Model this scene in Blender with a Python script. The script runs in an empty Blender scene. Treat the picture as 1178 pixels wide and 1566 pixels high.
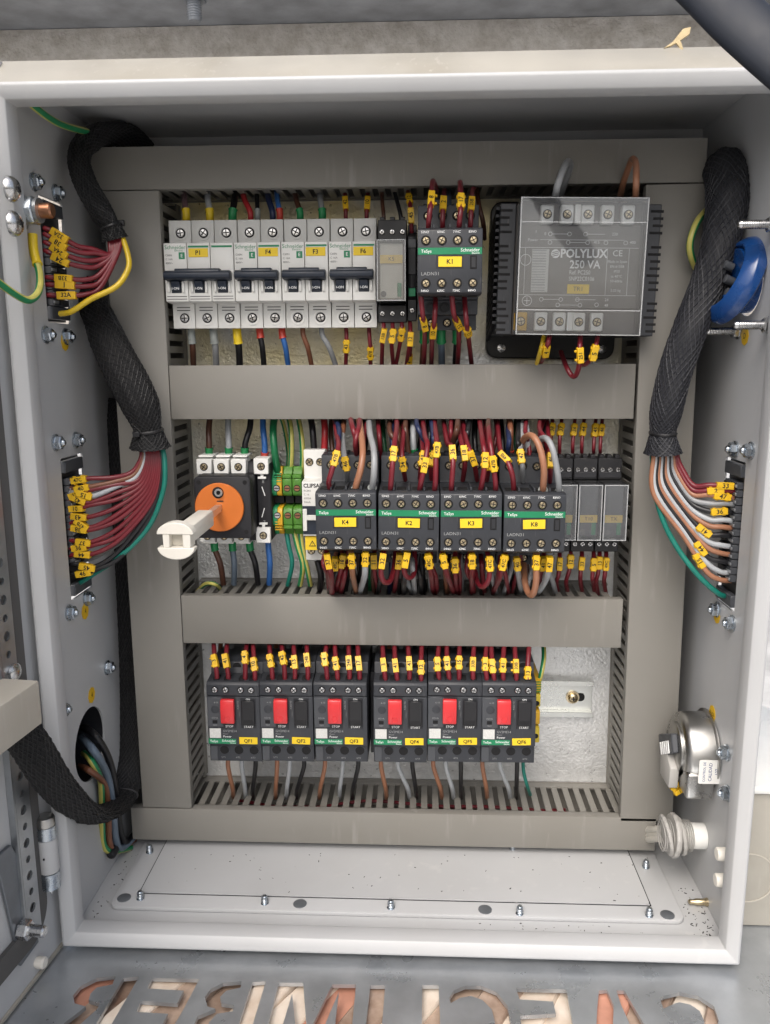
import bpy, bmesh, math, random
from mathutils import Vector, Matrix
random.seed(11)
sc = bpy.context.scene
R_ = math.radians

# ---------------------------------------------------------------- camera, sky, sun, exposure
# place coordinates in mm: x right, z up, d = distance in front of the mounting plate
CAM = (17.8, 435.3, 710.9)
AX_R = (0.99903429, -0.00431838, -0.04372469)
AX_U = (-0.00395558, 0.98227746, -0.18739088)
AX_F = (-0.043759, -0.18738287, -0.98131178)
FPX, W0, H0 = 1250.0, 1178, 1566
def V(p): return Vector((p[0]*.001, -p[2]*.001, p[1]*.001))
cam_d = bpy.data.cameras.new('camera'); cam = bpy.data.objects.new('camera', cam_d)
sc.collection.objects.link(cam); sc.camera = cam
r, u, f = V(AX_R).normalized(), V(AX_U).normalized(), V(AX_F).normalized()
m = Matrix((r, u, -f)).transposed().to_4x4(); m.translation = V(CAM); cam.matrix_world = m
cam_d.sensor_fit = 'VERTICAL'; cam_d.sensor_height = 36; cam_d.lens = 36*FPX/H0
cam_d.clip_start = .01; cam_d.clip_end = 400

SUN_EL, SUN_AZ = 50, 196      # azimuth clockwise from +Y (behind the cabinet); 180 = behind the viewer
w = bpy.data.worlds.new('World'); sc.world = w; w.use_nodes = True
nt = w.node_tree; bg = nt.nodes['Background']
sky = nt.nodes.new('ShaderNodeTexSky'); sky.sky_type = 'NISHITA'; sky.sun_disc = False
sky.sun_elevation = R_(SUN_EL); sky.sun_rotation = R_(SUN_AZ); sky.air_density = 1; sky.dust_density = 6; sky.ozone_density = .6
hs = nt.nodes.new('ShaderNodeHueSaturation'); hs.inputs['Saturation'].default_value = .62
nt.links.new(sky.outputs[0], hs.inputs['Color']); nt.links.new(hs.outputs[0], bg.inputs[0]); bg.inputs[1].default_value = .15
sl = bpy.data.lights.new('sun', 'SUN'); sl.energy = .9; sl.angle = R_(50); sl.color = (1, .985, .965)
so = bpy.data.objects.new('sun', sl); sc.collection.objects.link(so)
az = R_(SUN_AZ); dirv = Vector((math.sin(az)*math.cos(R_(SUN_EL)), math.cos(az)*math.cos(R_(SUN_EL)), math.sin(R_(SUN_EL))))
so.rotation_euler = dirv.to_track_quat('Z', 'Y').to_euler(); so.location = dirv*3
vs = sc.view_settings; vs.view_transform = 'Standard'; vs.look = 'None'; vs.gamma = 1; vs.exposure = 0.46; vs.use_curve_mapping = False

# ---------------------------------------------------------------- helpers
def ray(u, v):
    a, b = u-W0/2, -(v-H0/2)
    return [a*AX_R[i]+b*AX_U[i]+FPX*AX_F[i] for i in range(3)]
def on(u, v, ax, val):
    w_ = ray(u, v); t = (val-CAM[ax])/w_[ax]
    return tuple(CAM[i]+t*w_[i] for i in range(3))
def at(u, v, d): return on(u, v, 2, d)
def rect(u0, v0, u1, v1, d):
    a, b, c, e = at(u0, v0, d), at(u1, v0, d), at(u0, v1, d), at(u1, v1, d)
    return (a[0]+c[0])/2, (b[0]+e[0])/2, (c[1]+e[1])/2, (a[1]+b[1])/2   # x0,x1,z0,z1

MATS = {}
def M(name, col, rough=.5, metal=0, var=.05, vscale=60, bump=0, bscale=600, alpha=1, coat=0, col2=None, rvar=.08, dist=.0004, spec=.5):
    mt = bpy.data.materials.new(name); mt.use_nodes = True; n = mt.node_tree; L = n.links.new
    b = n.nodes['Principled BSDF']; b.inputs['Metallic'].default_value = metal
    b.inputs['Specular IOR Level'].default_value = spec
    if alpha < 1: b.inputs['Alpha'].default_value = alpha
    if coat: b.inputs['Coat Weight'].default_value = coat; b.inputs['Coat Roughness'].default_value = .1
    tc = n.nodes.new('ShaderNodeTexCoord'); oi = n.nodes.new('ShaderNodeObjectInfo')
    ad = n.nodes.new('ShaderNodeVectorMath'); ad.operation = 'ADD'
    L(tc.outputs['Object'], ad.inputs[0]); L(oi.outputs['Random'], ad.inputs[1])
    nz = n.nodes.new('ShaderNodeTexNoise'); nz.inputs['Scale'].default_value = vscale; nz.inputs['Detail'].default_value = 5; nz.inputs['Roughness'].default_value = .6
    L(ad.outputs[0], nz.inputs['Vector'])
    rp = n.nodes.new('ShaderNodeValToRGB'); e = rp.color_ramp.elements
    e[0].position, e[1].position = .3, .7
    c2 = col2 or tuple(min(1, c*(1+var)) for c in col); c1 = tuple(c*(1-var) for c in col) if not col2 else col
    e[0].color = (*c1, 1); e[1].color = (*c2, 1)
    L(nz.outputs['Fac'], rp.inputs[0]); L(rp.outputs[0], b.inputs['Base Color'])
    mr = n.nodes.new('ShaderNodeMapRange'); mr.inputs['From Min'].default_value = .3; mr.inputs['From Max'].default_value = .7
    mr.inputs['To Min'].default_value = max(.02, rough-rvar); mr.inputs['To Max'].default_value = min(1, rough+rvar)
    L(nz.outputs['Fac'], mr.inputs[0]); L(mr.outputs[0], b.inputs['Roughness'])
    if bump:
        n2 = n.nodes.new('ShaderNodeTexNoise'); n2.inputs['Scale'].default_value = bscale; n2.inputs['Detail'].default_value = 3
        L(ad.outputs[0], n2.inputs['Vector'])
        bp = n.nodes.new('ShaderNodeBump'); bp.inputs['Strength'].default_value = bump; bp.inputs['Distance'].default_value = dist
        L(n2.outputs['Fac'], bp.inputs['Height']); L(bp.outputs[0], b.inputs['Normal'])
    MATS[name] = mt; return mt

M('paint', (.475, .482, .49), .42, var=.03, vscale=14, bump=.12, bscale=700)
M('paint_cream', (.37, .35, .305), .45, var=.05, vscale=25, bump=.15, bscale=500)
M('duct', (.232, .222, .201), .5, var=.035, vscale=10, bump=.06, bscale=300)
M('duct_door', (.50, .47, .41), .45, var=.03, vscale=12)
M('galv', (.42, .44, .46), .36, metal=.85, var=.16, vscale=45, bump=.12, bscale=260)
M('galv_dark', (.20, .215, .235), .45, metal=.6, var=.22, vscale=22, bump=.2, bscale=300)
M('base_galv', (.38, .405, .43), .34, metal=.7, vscale=24, bump=.06, bscale=120, col2=(.55, .575, .60), rvar=.12)
M('rail', (.66, .67, .64), .3, metal=.85, var=.06)
M('steel', (.62, .62, .62), .25, metal=1, var=.1, vscale=200)
M('steel_blue', (.50, .55, .60), .28, metal=1, var=.1, vscale=200)
M('brass', (.60, .50, .33), .3, metal=1, var=.12, vscale=300)
M('copper', (.45, .22, .13), .35, metal=1, var=.15, vscale=300)
M('concrete', (.36, .33, .29), .85, var=.3, vscale=110, bump=.8, bscale=420, col2=(.56, .535, .50), dist=.0015)
M('beam_steel', (.24, .25, .265), .6, metal=.2, var=.25, vscale=40, bump=.3, bscale=120)
M('mcb_white', (.70, .70, .675), .38, var=.02)
M('white', (.80, .80, .77), .4, var=.03)
M('ivory', (.76, .73, .66), .45, var=.04, bump=.1)
M('black', (.012, .012, .014), .42, var=.15)
M('hole', (.004, .004, .005), .8, var=.1)
M('slate', (.032, .035, .042), .45, var=.06, bump=.12, bscale=900)
M('slate_light', (.058, .062, .070), .45, var=.05, bump=.1, bscale=900)
M('anthracite', (.017, .018, .022), .5, var=.08, bump=.15, bscale=900)
M('switch_black', (.010, .010, .013), .55, var=.15)
M('handle_blue', (.014, .021, .036), .4, var=.08)
M('green', (.008, .20, .085), .4, var=.06)
M('pe_green', (.07, .21, .025), .42, var=.1)
M('pe_green2', (.02, .26, .10), .42, var=.1)
M('pe_yellow', (.55, .42, .035), .42, var=.1)
M('tag_yellow', (.72, .44, .012), .42, var=.06)
M('label_yellow', (.80, .56, .02), .5, var=.03)
M('label_old', (.72, .50, .10), .55, var=.06)
M('amber', (.62, .36, .02), .4, var=.05)
M('orange', (.60, .155, .022), .42, var=.04)
M('red', (.62, .030, .035), .35, var=.06, coat=.2)
M('blue_plastic', (.007, .052, .20), .28, var=.06, coat=.4)
M('ink', (.006, .006, .008), .6, var=.1)
M('ink_blue', (.03, .06, .22), .6, var=.1)
M('print', (.90, .91, .90), .5, var=.03)
M('print_dim', (.30, .31, .31), .5, var=.05)
M('print_dark', (.10, .10, .10), .6, var=.1)
M('print_green', (.02, .22, .10), .5, var=.05)
M('sticker', (.60, .60, .58), .5, var=.12, vscale=900)
M('clear_edge', (.75, .77, .78), .2, var=.05, alpha=.3)
M('relay_in', (.55, .52, .45), .4, var=.1)
M('tr_body', (.15, .14, .13), .45, var=.05)
M('gasket', (.085, .083, .082), .75, var=.1, bump=.3, bscale=300)
M('sleeve', (.005, .005, .006), .85, var=.2)
M('braid', (.010, .010, .011), .6, var=.25, vscale=500)
M('sleeve_soft', (.012, .013, .016), .75, var=.2)
M('braid_grey', (.020, .021, .027), .6, var=.3, vscale=500)
M('leaf', (.50, .40, .23), .7, var=.2, vscale=120)
M('debris', (.03, .028, .026), .8, var=.3)
M('timber', (.20, .125, .09), .4, vscale=28, col2=(.62, .48, .38), bump=.2, bscale=160)
M('timber_pale', (.60, .47, .36), .4, vscale=24, col2=(.92, .84, .74), bump=.2, bscale=160)
M('timber_red', (.55, .27, .19), .6, var=.2, vscale=35, bump=.3, bscale=160)
M('pavement', (.48, .475, .46), .85, var=.3, vscale=3, bump=.4, bscale=60, dist=.004)
M('cast', (.40, .39, .37), .4, var=.06, bump=.2, bscale=300)
M('nickel', (.46, .455, .44), .32, metal=1, var=.08)
M('strap', (.014, .018, .028), .55, var=.2)
WC = {'dred': (.155, .012, .020), 'red': (.40, .025, .030), 'brown': (.19, .075, .040), 'dbrown': (.085, .035, .022), 'tan': (.33, .15, .085),
      'grey': (.27, .28, .29), 'lgrey': (.40, .42, .44), 'black': (.010, .010, .012), 'blue': (.035, .14, .42), 'dblue': (.015, .025, .075),
      'green': (.010, .15, .055), 'teal': (.008, .17, .13), 'yellow': (.60, .42, .02), 'gy_g': (.012, .20, .075), 'gy_y': (.50, .46, .12),
      'mauve': (.14, .085, .095), 'dgreen': (.010, .075, .03), 'white': (.50, .48, .43), 'slateb': (.13, .17, .22)}
for k, c in WC.items(): M('w_'+k, c, .36, var=.10, vscale=90)
FER = {'green': (.012, .22, .07), 'yellow': (.70, .50, .02), 'red': (.50, .05, .03), 'grey': (.25, .27, .26), 'blue': (.03, .1, .3)}
for k, c in FER.items(): M('fer_'+k, c, .4, var=.06)

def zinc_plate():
    # zinc sheet with a stippled face; warm yellow reflections painted into the upper part in uneven patches
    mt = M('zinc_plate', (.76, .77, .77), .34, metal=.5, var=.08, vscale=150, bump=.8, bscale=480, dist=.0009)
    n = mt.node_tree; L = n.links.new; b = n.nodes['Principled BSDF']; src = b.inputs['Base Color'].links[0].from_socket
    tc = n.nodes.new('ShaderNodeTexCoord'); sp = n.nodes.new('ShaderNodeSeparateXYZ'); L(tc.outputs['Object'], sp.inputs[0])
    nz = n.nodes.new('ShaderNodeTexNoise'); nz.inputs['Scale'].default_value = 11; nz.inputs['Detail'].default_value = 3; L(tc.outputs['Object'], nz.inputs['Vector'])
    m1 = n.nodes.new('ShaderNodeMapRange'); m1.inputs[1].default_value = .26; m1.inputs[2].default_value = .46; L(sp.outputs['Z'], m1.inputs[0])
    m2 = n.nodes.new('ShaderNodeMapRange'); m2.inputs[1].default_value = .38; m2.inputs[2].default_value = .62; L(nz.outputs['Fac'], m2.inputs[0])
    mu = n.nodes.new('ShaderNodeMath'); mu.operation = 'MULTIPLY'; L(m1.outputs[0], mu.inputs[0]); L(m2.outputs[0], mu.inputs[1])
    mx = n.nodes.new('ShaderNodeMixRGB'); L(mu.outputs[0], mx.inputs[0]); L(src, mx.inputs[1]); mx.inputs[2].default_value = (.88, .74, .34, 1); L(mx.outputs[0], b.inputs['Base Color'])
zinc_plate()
def clear_plastic():
    mt = bpy.data.materials.new('clear'); mt.use_nodes = True; n = mt.node_tree; L = n.links.new; n.nodes.clear()
    out = n.nodes.new('ShaderNodeOutputMaterial'); tr = n.nodes.new('ShaderNodeBsdfTransparent'); tr.inputs[0].default_value = (.93, .94, .95, 1)
    gl = n.nodes.new('ShaderNodeBsdfGlossy'); gl.inputs['Roughness'].default_value = .04; df = n.nodes.new('ShaderNodeBsdfDiffuse'); df.inputs[0].default_value = (.75, .77, .8, 1)
    tc = n.nodes.new('ShaderNodeTexCoord'); nz = n.nodes.new('ShaderNodeTexNoise'); nz.inputs['Scale'].default_value = 40; nz.inputs['Detail'].default_value = 4; L(tc.outputs['Object'], nz.inputs['Vector'])
    hz = n.nodes.new('ShaderNodeMapRange'); hz.inputs[3].default_value = .02; hz.inputs[4].default_value = .07; L(nz.outputs['Fac'], hz.inputs[0])
    bp = n.nodes.new('ShaderNodeBump'); bp.inputs['Strength'].default_value = .08; bp.inputs['Distance'].default_value = .001; L(nz.outputs['Fac'], bp.inputs['Height']); L(bp.outputs[0], gl.inputs['Normal'])
    m1 = n.nodes.new('ShaderNodeMixShader'); L(hz.outputs[0], m1.inputs[0]); L(tr.outputs[0], m1.inputs[1]); L(df.outputs[0], m1.inputs[2])
    fr = n.nodes.new('ShaderNodeFresnel'); fr.inputs[0].default_value = 1.62; m2 = n.nodes.new('ShaderNodeMixShader')
    L(fr.outputs[0], m2.inputs[0]); L(m1.outputs[0], m2.inputs[1]); L(gl.outputs[0], m2.inputs[2]); L(m2.outputs[0], out.inputs[0]); MATS['clear'] = mt
clear_plastic()
def wear(name, amt, dark, scale):
    # scuffs and grime: stretched scratches and soft blotches laid over the base colour
    mt = MATS[name]; n = mt.node_tree; L = n.links.new; b = n.nodes['Principled BSDF']; src = b.inputs['Base Color'].links[0].from_socket
    tc = n.nodes.new('ShaderNodeTexCoord'); mp = n.nodes.new('ShaderNodeMapping'); mp.inputs['Scale'].default_value = (1, 1, .12); mp.inputs['Rotation'].default_value = (.2, .5, .1); L(tc.outputs['Object'], mp.inputs[0])
    n1 = n.nodes.new('ShaderNodeTexNoise'); n1.inputs['Scale'].default_value = scale*14; n1.inputs['Detail'].default_value = 6; L(mp.outputs[0], n1.inputs['Vector'])
    n2 = n.nodes.new('ShaderNodeTexNoise'); n2.inputs['Scale'].default_value = scale; n2.inputs['Detail'].default_value = 5; L(tc.outputs['Object'], n2.inputs['Vector'])
    r1 = n.nodes.new('ShaderNodeMapRange'); r1.inputs[1].default_value = .60; r1.inputs[2].default_value = .72; L(n1.outputs['Fac'], r1.inputs[0])
    r2 = n.nodes.new('ShaderNodeMapRange'); r2.inputs[1].default_value = .46; r2.inputs[2].default_value = .70; L(n2.outputs['Fac'], r2.inputs[0])
    k1 = n.nodes.new('ShaderNodeMath'); k1.operation = 'MULTIPLY'; L(r1.outputs[0], k1.inputs[0]); L(r2.outputs[0], k1.inputs[1])
    k2 = n.nodes.new('ShaderNodeMath'); k2.operation = 'MULTIPLY'; k2.inputs[1].default_value = amt; L(k1.outputs[0], k2.inputs[0])
    mx = n.nodes.new('ShaderNodeMixRGB'); L(k2.outputs[0], mx.inputs[0]); L(src, mx.inputs[1]); mx.inputs[2].default_value = (.75, .73, .70, 1)
    k3 = n.nodes.new('ShaderNodeMath'); k3.operation = 'MULTIPLY'; k3.inputs[1].default_value = dark; L(r2.outputs[0], k3.inputs[0])
    m2 = n.nodes.new('ShaderNodeMixRGB'); m2.blend_type = 'MULTIPLY'; L(k3.outputs[0], m2.inputs[0]); L(mx.outputs[0], m2.inputs[1]); m2.inputs[2].default_value = (.72, .68, .60, 1); L(m2.outputs[0], b.inputs['Base Color'])
wear('duct', .20, .24, 9); wear('paint', .22, .16, 6); wear('paint_cream', .3, .5, 16); wear('slate', .10, .2, 40); wear('mcb_white', .3, .12, 30); wear('duct_door', .3, .25, 12)
class MB:
    def __init__(s): s.v, s.f, s.m, s.fl = [], [], [], []
    def add(s, verts, faces, mi=0):
        o = len(s.v); s.v += verts; s.f += [tuple(i+o for i in q) for q in faces]; s.m += [mi]*len(faces); return s
    def box(s, x0, x1, z0, z1, d0, d1, mi=0):
        vs_ = [(x, z, d) for d in (d0, d1) for z in (z0, z1) for x in (x0, x1)]
        return s.add(vs_, [(0, 1, 3, 2), (4, 6, 7, 5), (0, 4, 5, 1), (2, 3, 7, 6), (0, 2, 6, 4), (1, 5, 7, 3)], mi)
    def obox(s, c, hx, hz, hd, ang=0, mi=0):          # box turned by ang in the x-z plane
        ca, sa = math.cos(ang), math.sin(ang); vs_ = []
        for d in (-hd, hd):
            for z in (-hz, hz):
                for x in (-hx, hx): vs_.append((c[0]+x*ca-z*sa, c[1]+x*sa+z*ca, c[2]+d))
        return s.add(vs_, [(0, 1, 3, 2), (4, 6, 7, 5), (0, 4, 5, 1), (2, 3, 7, 6), (0, 2, 6, 4), (1, 5, 7, 3)], mi)
    def prism(s, pts, a0, a1, ax='d', mi=0):
        n = len(pts)
        def q(p, a): return (p[0], p[1], a) if ax == 'd' else ((a, p[1], p[0]) if ax == 'x' else (p[0], a, p[1]))
        return s.add([q(p, a0) for p in pts]+[q(p, a1) for p in pts],
                     [tuple(range(n-1, -1, -1)), tuple(range(n, 2*n))]+[(i, (i+1) % n, n+(i+1) % n, n+i) for i in range(n)], mi)
    def lathe(s, c, ax, prof, n=20, mi=0, cap=True):
        a = Vector(ax if not isinstance(ax, str) else {'x': (1, 0, 0), 'z': (0, 1, 0), 'd': (0, 0, 1)}[ax]).normalized()
        t = Vector((0, 1, 0)) if abs(a.y) < .9 else Vector((1, 0, 0))
        p = a.cross(t).normalized(); q = a.cross(p); C = Vector(c); vs_ = []
        for (r_, h) in prof:
            for i in range(n):
                th = 2*math.pi*i/n; vs_.append(tuple(C+a*h+(p*math.cos(th)+q*math.sin(th))*r_))
        fs = [(j*n+i, j*n+(i+1) % n, (j+1)*n+(i+1) % n, (j+1)*n+i) for j in range(len(prof)-1) for i in range(n)]
        if cap: fs += [tuple(range(n-1, -1, -1)), tuple((len(prof)-1)*n+i for i in range(n))]
        return s.add(vs_, fs, mi)
    def tube(s, P, r, n=8, mi=0, two=None, flat=1, lump=None, cap=True, twist=0):
        P = [Vector(p) for p in P]; N = len(P); rr = r if isinstance(r, (list, tuple)) else [r]*N
        T = [(P[min(i+1, N-1)]-P[max(i-1, 0)]).normalized() for i in range(N)]
        nv = Vector((0, 0, 1)); nv = (nv-T[0]*nv.dot(T[0]))
        if nv.length < 1e-3: nv = Vector((1, 0, 0))-T[0]*T[0].x
        nv.normalize(); fr = []
        for i in range(N):
            nv = (nv-T[i]*nv.dot(T[i])).normalized(); fr.append((nv.copy(), T[i].cross(nv)))
        vs_ = []
        for i in range(N):
            a, b = fr[i]
            for k in range(n):
                th = 2*math.pi*k/n+twist*i; q = rr[i]*(1+(lump[1]*math.cos(lump[0]*th) if lump else 0))
                vs_.append(tuple(P[i]+a*(math.cos(th)*q*flat)+b*(math.sin(th)*q)))
        o = len(s.v); s.v += vs_
        for i in range(N-1):
            for k in range(n):
                s.f.append((o+i*n+k, o+i*n+(k+1) % n, o+(i+1)*n+(k+1) % n, o+(i+1)*n+k))
                s.m.append(two if (two is not None and k % (n//2) < n//4) else mi)
        if cap:
            s.f += [tuple(o+i for i in range(n-1, -1, -1)), tuple(o+(N-1)*n+i for i in range(n))]; s.m += [mi, mi]
        return s
    def mesh(s, name, mats, bevel=0, seg=1, sharp=38):
        me = bpy.data.meshes.new(name)
        me.from_pydata([V(p) for p in s.v], [], s.f)
        for mn in (mats if isinstance(mats, (list, tuple)) else [mats]): me.materials.append(MATS[mn])
        me.polygons.foreach_set('material_index', s.m)
        bm = bmesh.new(); bm.from_mesh(me); bmesh.ops.recalc_face_normals(bm, faces=bm.faces)
        if bevel:
            es = [e for e in bm.edges if len(e.link_faces) == 2 and e.calc_face_angle(0) > .6]
            bmesh.ops.bevel(bm, geom=es, offset=bevel*.001, segments=seg, affect='EDGES', profile=.5, clamp_overlap=True)
        bm.to_mesh(me); bm.free()
        me.polygons.foreach_set('use_smooth', [True]*len(me.polygons)); me.set_sharp_from_angle(angle=R_(sharp))
        return me
    def build(s, name, mats, parent=None, bevel=0, seg=1, sharp=38, loc=None):
        return link(name, s.mesh(name, mats, bevel, seg, sharp), parent, loc)
COL = sc.collection
def link(name, me, parent=None, loc=None):
    o = bpy.data.objects.new(name, me); COL.objects.link(o); o.parent = parent
    if loc is not None: o.location = V(loc)
    return o
def tag(o, label=None, cat=None, group=None, kind=None):
    if label: o['label'] = label
    if cat: o['category'] = cat
    if group: o['group'] = group
    if kind: o['kind'] = kind
    return o
def thing(name, label, cat, loc=(0, 0, 0), group=None, ry=0):
    o = link(name, None, None, loc); o.empty_display_size = .01
    if ry: o.rotation_euler = (0, ry, 0)
    return tag(o, label, cat, group)
def dup(o, parent=None, loc=None, label=None):
    c = o.copy(); COL.objects.link(c); c.parent = parent
    if loc is not None: c.location = V(loc)
    if label: c['label'] = label
    for ch in list(o.children): dup(ch, c)
    return c
def inst(me, name, parent, loc, rot=None):
    o = link(name, me, parent, loc)
    if rot is not None: o.rotation_euler = rot
    return o
TXT = {}
def text(s, parent, x, z, d, size, mat='print', align='CENTER', rot=0, sx=1, name='lettering', face=None, bold=0):
    key = (s, mat, align, bold)
    if key not in TXT:
        cu = bpy.data.curves.new('lettering', 'FONT'); cu.body = s; cu.align_x = align; cu.align_y = 'CENTER'; cu.size = .01; cu.resolution_u = 2; cu.offset = bold
        ob = bpy.data.objects.new('lettering', cu); COL.objects.link(ob); bpy.context.view_layer.update()
        me = bpy.data.meshes.new_from_object(ob.evaluated_get(bpy.context.evaluated_depsgraph_get()))
        bpy.data.objects.remove(ob); me.materials.clear(); me.materials.append(MATS[mat]); TXT[key] = me
    o = link(name, TXT[key], parent)
    k = size/10
    base = face if face is not None else Matrix.Rotation(math.pi/2, 4, 'X')
    o.matrix_local = Matrix.Translation(V((x, z, d))) @ base @ Matrix.Rotation(rot, 4, 'Z') @ Matrix.Diagonal((k*sx, k, k, 1))
    return o
def sheet(name, outline, holes, t, mats, parent, mp, fillname=None):
    """flat sheet with real openings: outline/holes are 2D mm loops, mp maps (a,b,c) mm to place mm"""
    cu = bpy.data.curves.new('sheet', 'CURVE'); cu.dimensions = '2D'; cu.fill_mode = 'BOTH'; cu.extrude = t*.0005
    for lp in [outline]+list(holes):
        sp = cu.splines.new('POLY'); sp.points.add(len(lp)-1); sp.use_cyclic_u = True
        for i, p in enumerate(lp): sp.points[i].co = (p[0]*.001, p[1]*.001, 0, 1)
    ob = bpy.data.objects.new('sheet', cu); COL.objects.link(ob); bpy.context.view_layer.update()
    me = bpy.data.meshes.new_from_object(ob.evaluated_get(bpy.context.evaluated_depsgraph_get())); bpy.data.objects.remove(ob)
    for v in me.vertices: v.co = V(mp(v.co.x*1000, v.co.y*1000, v.co.z*1000))
    bm = bmesh.new(); bm.from_mesh(me); bmesh.ops.remove_doubles(bm, verts=bm.verts, dist=1e-6); bmesh.ops.recalc_face_normals(bm, faces=bm.faces); bm.to_mesh(me); bm.free()
    me.materials.clear(); me.materials.append(MATS[mats]); me.name = name
    me.polygons.foreach_set('use_smooth', [False]*len(me.polygons))
    return link(name, me, parent)
def circ(cx, cy, r, n=28, ry=None): return [(cx+r*math.cos(2*math.pi*i/n), cy+(ry or r)*math.sin(2*math.pi*i/n)) for i in range(n)]
def rrect(x0, x1, y0, y1, r, n=4):
    o = []
    for cx, cy, a0 in ((x1-r, y1-r, 0), (x0+r, y1-r, 90), (x0+r, y0+r, 180), (x1-r, y0+r, 270)):
        for i in range(n+1): a = R_(a0+90*i/n); o.append((cx+r*math.cos(a), cy+r*math.sin(a)))
    return o
def smooth(P, per=6):
    P = [Vector(p) for p in P]; out = []
    if len(P) == 2: return [P[0].lerp(P[1], i/per) for i in range(per+1)]
    for i in range(len(P)-1):
        a, b, c, e = P[max(i-1, 0)], P[i], P[i+1], P[min(i+2, len(P)-1)]
        for k in range(per):
            t = k/per; t2, t3 = t*t, t*t*t
            out.append(.5*((2*b)+(c-a)*t+(2*a-5*b+4*c-e)*t2+(3*b-a-3*c+e)*t3))
    out.append(P[-1]); return out
# ---------------------------------------------------------------- setting round the cabinet
ground = MB().box(-40000, 40000, -905, -900, -60000, 9000).build('ground', 'pavement'); tag(ground, kind='structure')
beam = thing('steel_beam', 'dark steel beam with rough weathered web above and behind the cabinet', 'beam', (0, 650, -30))
MB().box(-700, 800, -260, 56, -8, 4).build('web', 'concrete', beam)
MB().box(-700, 800, 56.5, 66, -8, 62).build('flange', 'beam_steel', beam, .8)
bp_ = at(298, 33, 30); bx, bz = bp_[0], bp_[1]-650
b_ = MB().lathe((bx, bz, 60), 'z', [(4.6, 0), (5.3, 1.2), (5.3, 24)], 18)
for i in range(9): b_.lathe((bx, bz+2+i*1.75, 60), 'z', [(5.2, 0), (5.9, .6), (5.2, 1.2)], 18)
b_.build('bolt', 'galv_dark', beam); MB().lathe((bx, bz+14, 60), 'z', [(9.5, 0), (10, 1), (10, 2.2)], 6).build('nut', 'galv_dark', beam)

# galvanised base plate with cut-out lettering
def px1(L): return [(90+x/2.067, 1440+y/2.067) for x, y in L]
def px2(L): return [(610+x/2.074, 1440+y/2.074) for x, y in L]
GL = [px1([(180,108),(120,115),(70,140),(45,170),(50,195),(85,205),(60,225),(20,255),(-20,300),(20,300),(75,255),(120,215),(130,195),(95,185),(100,165),(120,145),(170,135)]),
 px1([(205,115),(255,110),(150,290),(100,290)]),
 px1([(295,115),(445,118),(390,222),(350,290),(315,290),(345,228),(245,222),(260,187),(375,195),(395,155),(280,148)]),
 px1([(578,125),(520,130),(480,150),(462,175),(470,205),(495,212),(440,235),(425,270),(420,300),(465,300),(475,255),(500,228),(550,220),(555,200),(515,195),(510,175),(530,155),(575,145)]),
 px1([(612,128),(655,125),(605,290),(560,290)]),
 px1([(695,130),(773,130),(785,290),(750,290),(738,165),(700,290),(655,290)]),
 px1([(865,135),(940,135),(925,290),(870,290),(885,160),(830,290),(790,290)]),
 px1([(985,138),(1032,138),(1020,290),(968,290)]),
 px2([(75,138),(127,138),(133,300),(72,300)]),
 px2([(160,180),(175,155),(210,140),(260,140),(310,160),(345,205),(355,260),(350,310),(300,310),(305,255),(295,215),(265,185),(230,172),(195,178),(165,195)]),
 px2([(372,148),(532,152),(562,310),(395,310),(385,235),(498,228),(490,190),(383,183)]),
 px2([(635,155),(660,152),(682,205),(678,300),(625,300),(630,205)]),
 px2([(690,155),(715,155),(800,300),(750,300),(705,200)]),
 px2([(828,180),(840,172),(890,160),(950,172),(1000,205),(1015,250),(1000,300),(950,300),(970,255),(955,220),(925,200),(890,192),(880,195),(840,212)])]
ZP = -6
holes = []
for g in GL:
    q = [on(a, b, 1, ZP) for a, b in g]; holes.append([(p[0], p[2]) for p in q])
bpl = sheet('base_plate', [(-420, -60), (700, -60), (700, 300), (-420, 300)], holes, 3, 'base_galv', None, lambda a, b, c: (a, ZP-1.5+c, b))
tag(bpl, 'dark galvanised base plate under the cabinet with a row of cut-out letters', 'metal plate')
for i in range(22):
    mt = ('timber', 'timber_pale', 'timber', 'timber_pale', 'timber_red', 'timber_pale', 'timber')[(i*3+1) % 7]
    o = MB().box(-12.4, 12.4, -6, 6, -70, 70).build('timber_board', mt, None, 1.5, loc=(-262+i*27, ZP-3-8-(i % 3)*2.2, 222))
    o.rotation_euler = (0, R_(random.uniform(-3, 3)), R_(-30+random.uniform(-4, 4)))
    tag(o, 'weathered timber board seen through the cut-out letters of the base plate', 'board', 'timber boards beneath the base plate')

# beige box and pale panel to the right of the cabinet
fx = on(1146, 1420, 1, ZP)
jb = thing('junction_box', 'beige box with a round knock-out standing right of the cabinet', 'junction box', (fx[0], ZP, fx[2]-2))
zt = at(1150, 1214, fx[2])[1]-ZP
MB().box(-6, 150, .5, zt, -110, 0).build('body', 'paint_cream', jb, 2, 2)
MB().box(-10, 154, zt+.3, zt+7, -113, 4).build('lid', 'white', jb, 2, 2)
kc = at(1146, 1345, fx[2]); MB().lathe((kc[0]-fx[0], kc[1]-ZP, 0), 'd', [(21, -.4), (21, .7), (20.2, .7), (20.2, -.4)], 40, cap=False).build('knockout_ring', 'duct_door', jb)
pn = MB().prism([(0, 0), (260, 0), (260, 6), (0, 95)], -300, -140, 'd'); o = pn.build('sloping_panel', 'white', None, 2, loc=(fx[0]+3, ZP+1, fx[2])); tag(o, 'white sloping panel behind the beige box at the right', 'panel')

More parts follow.
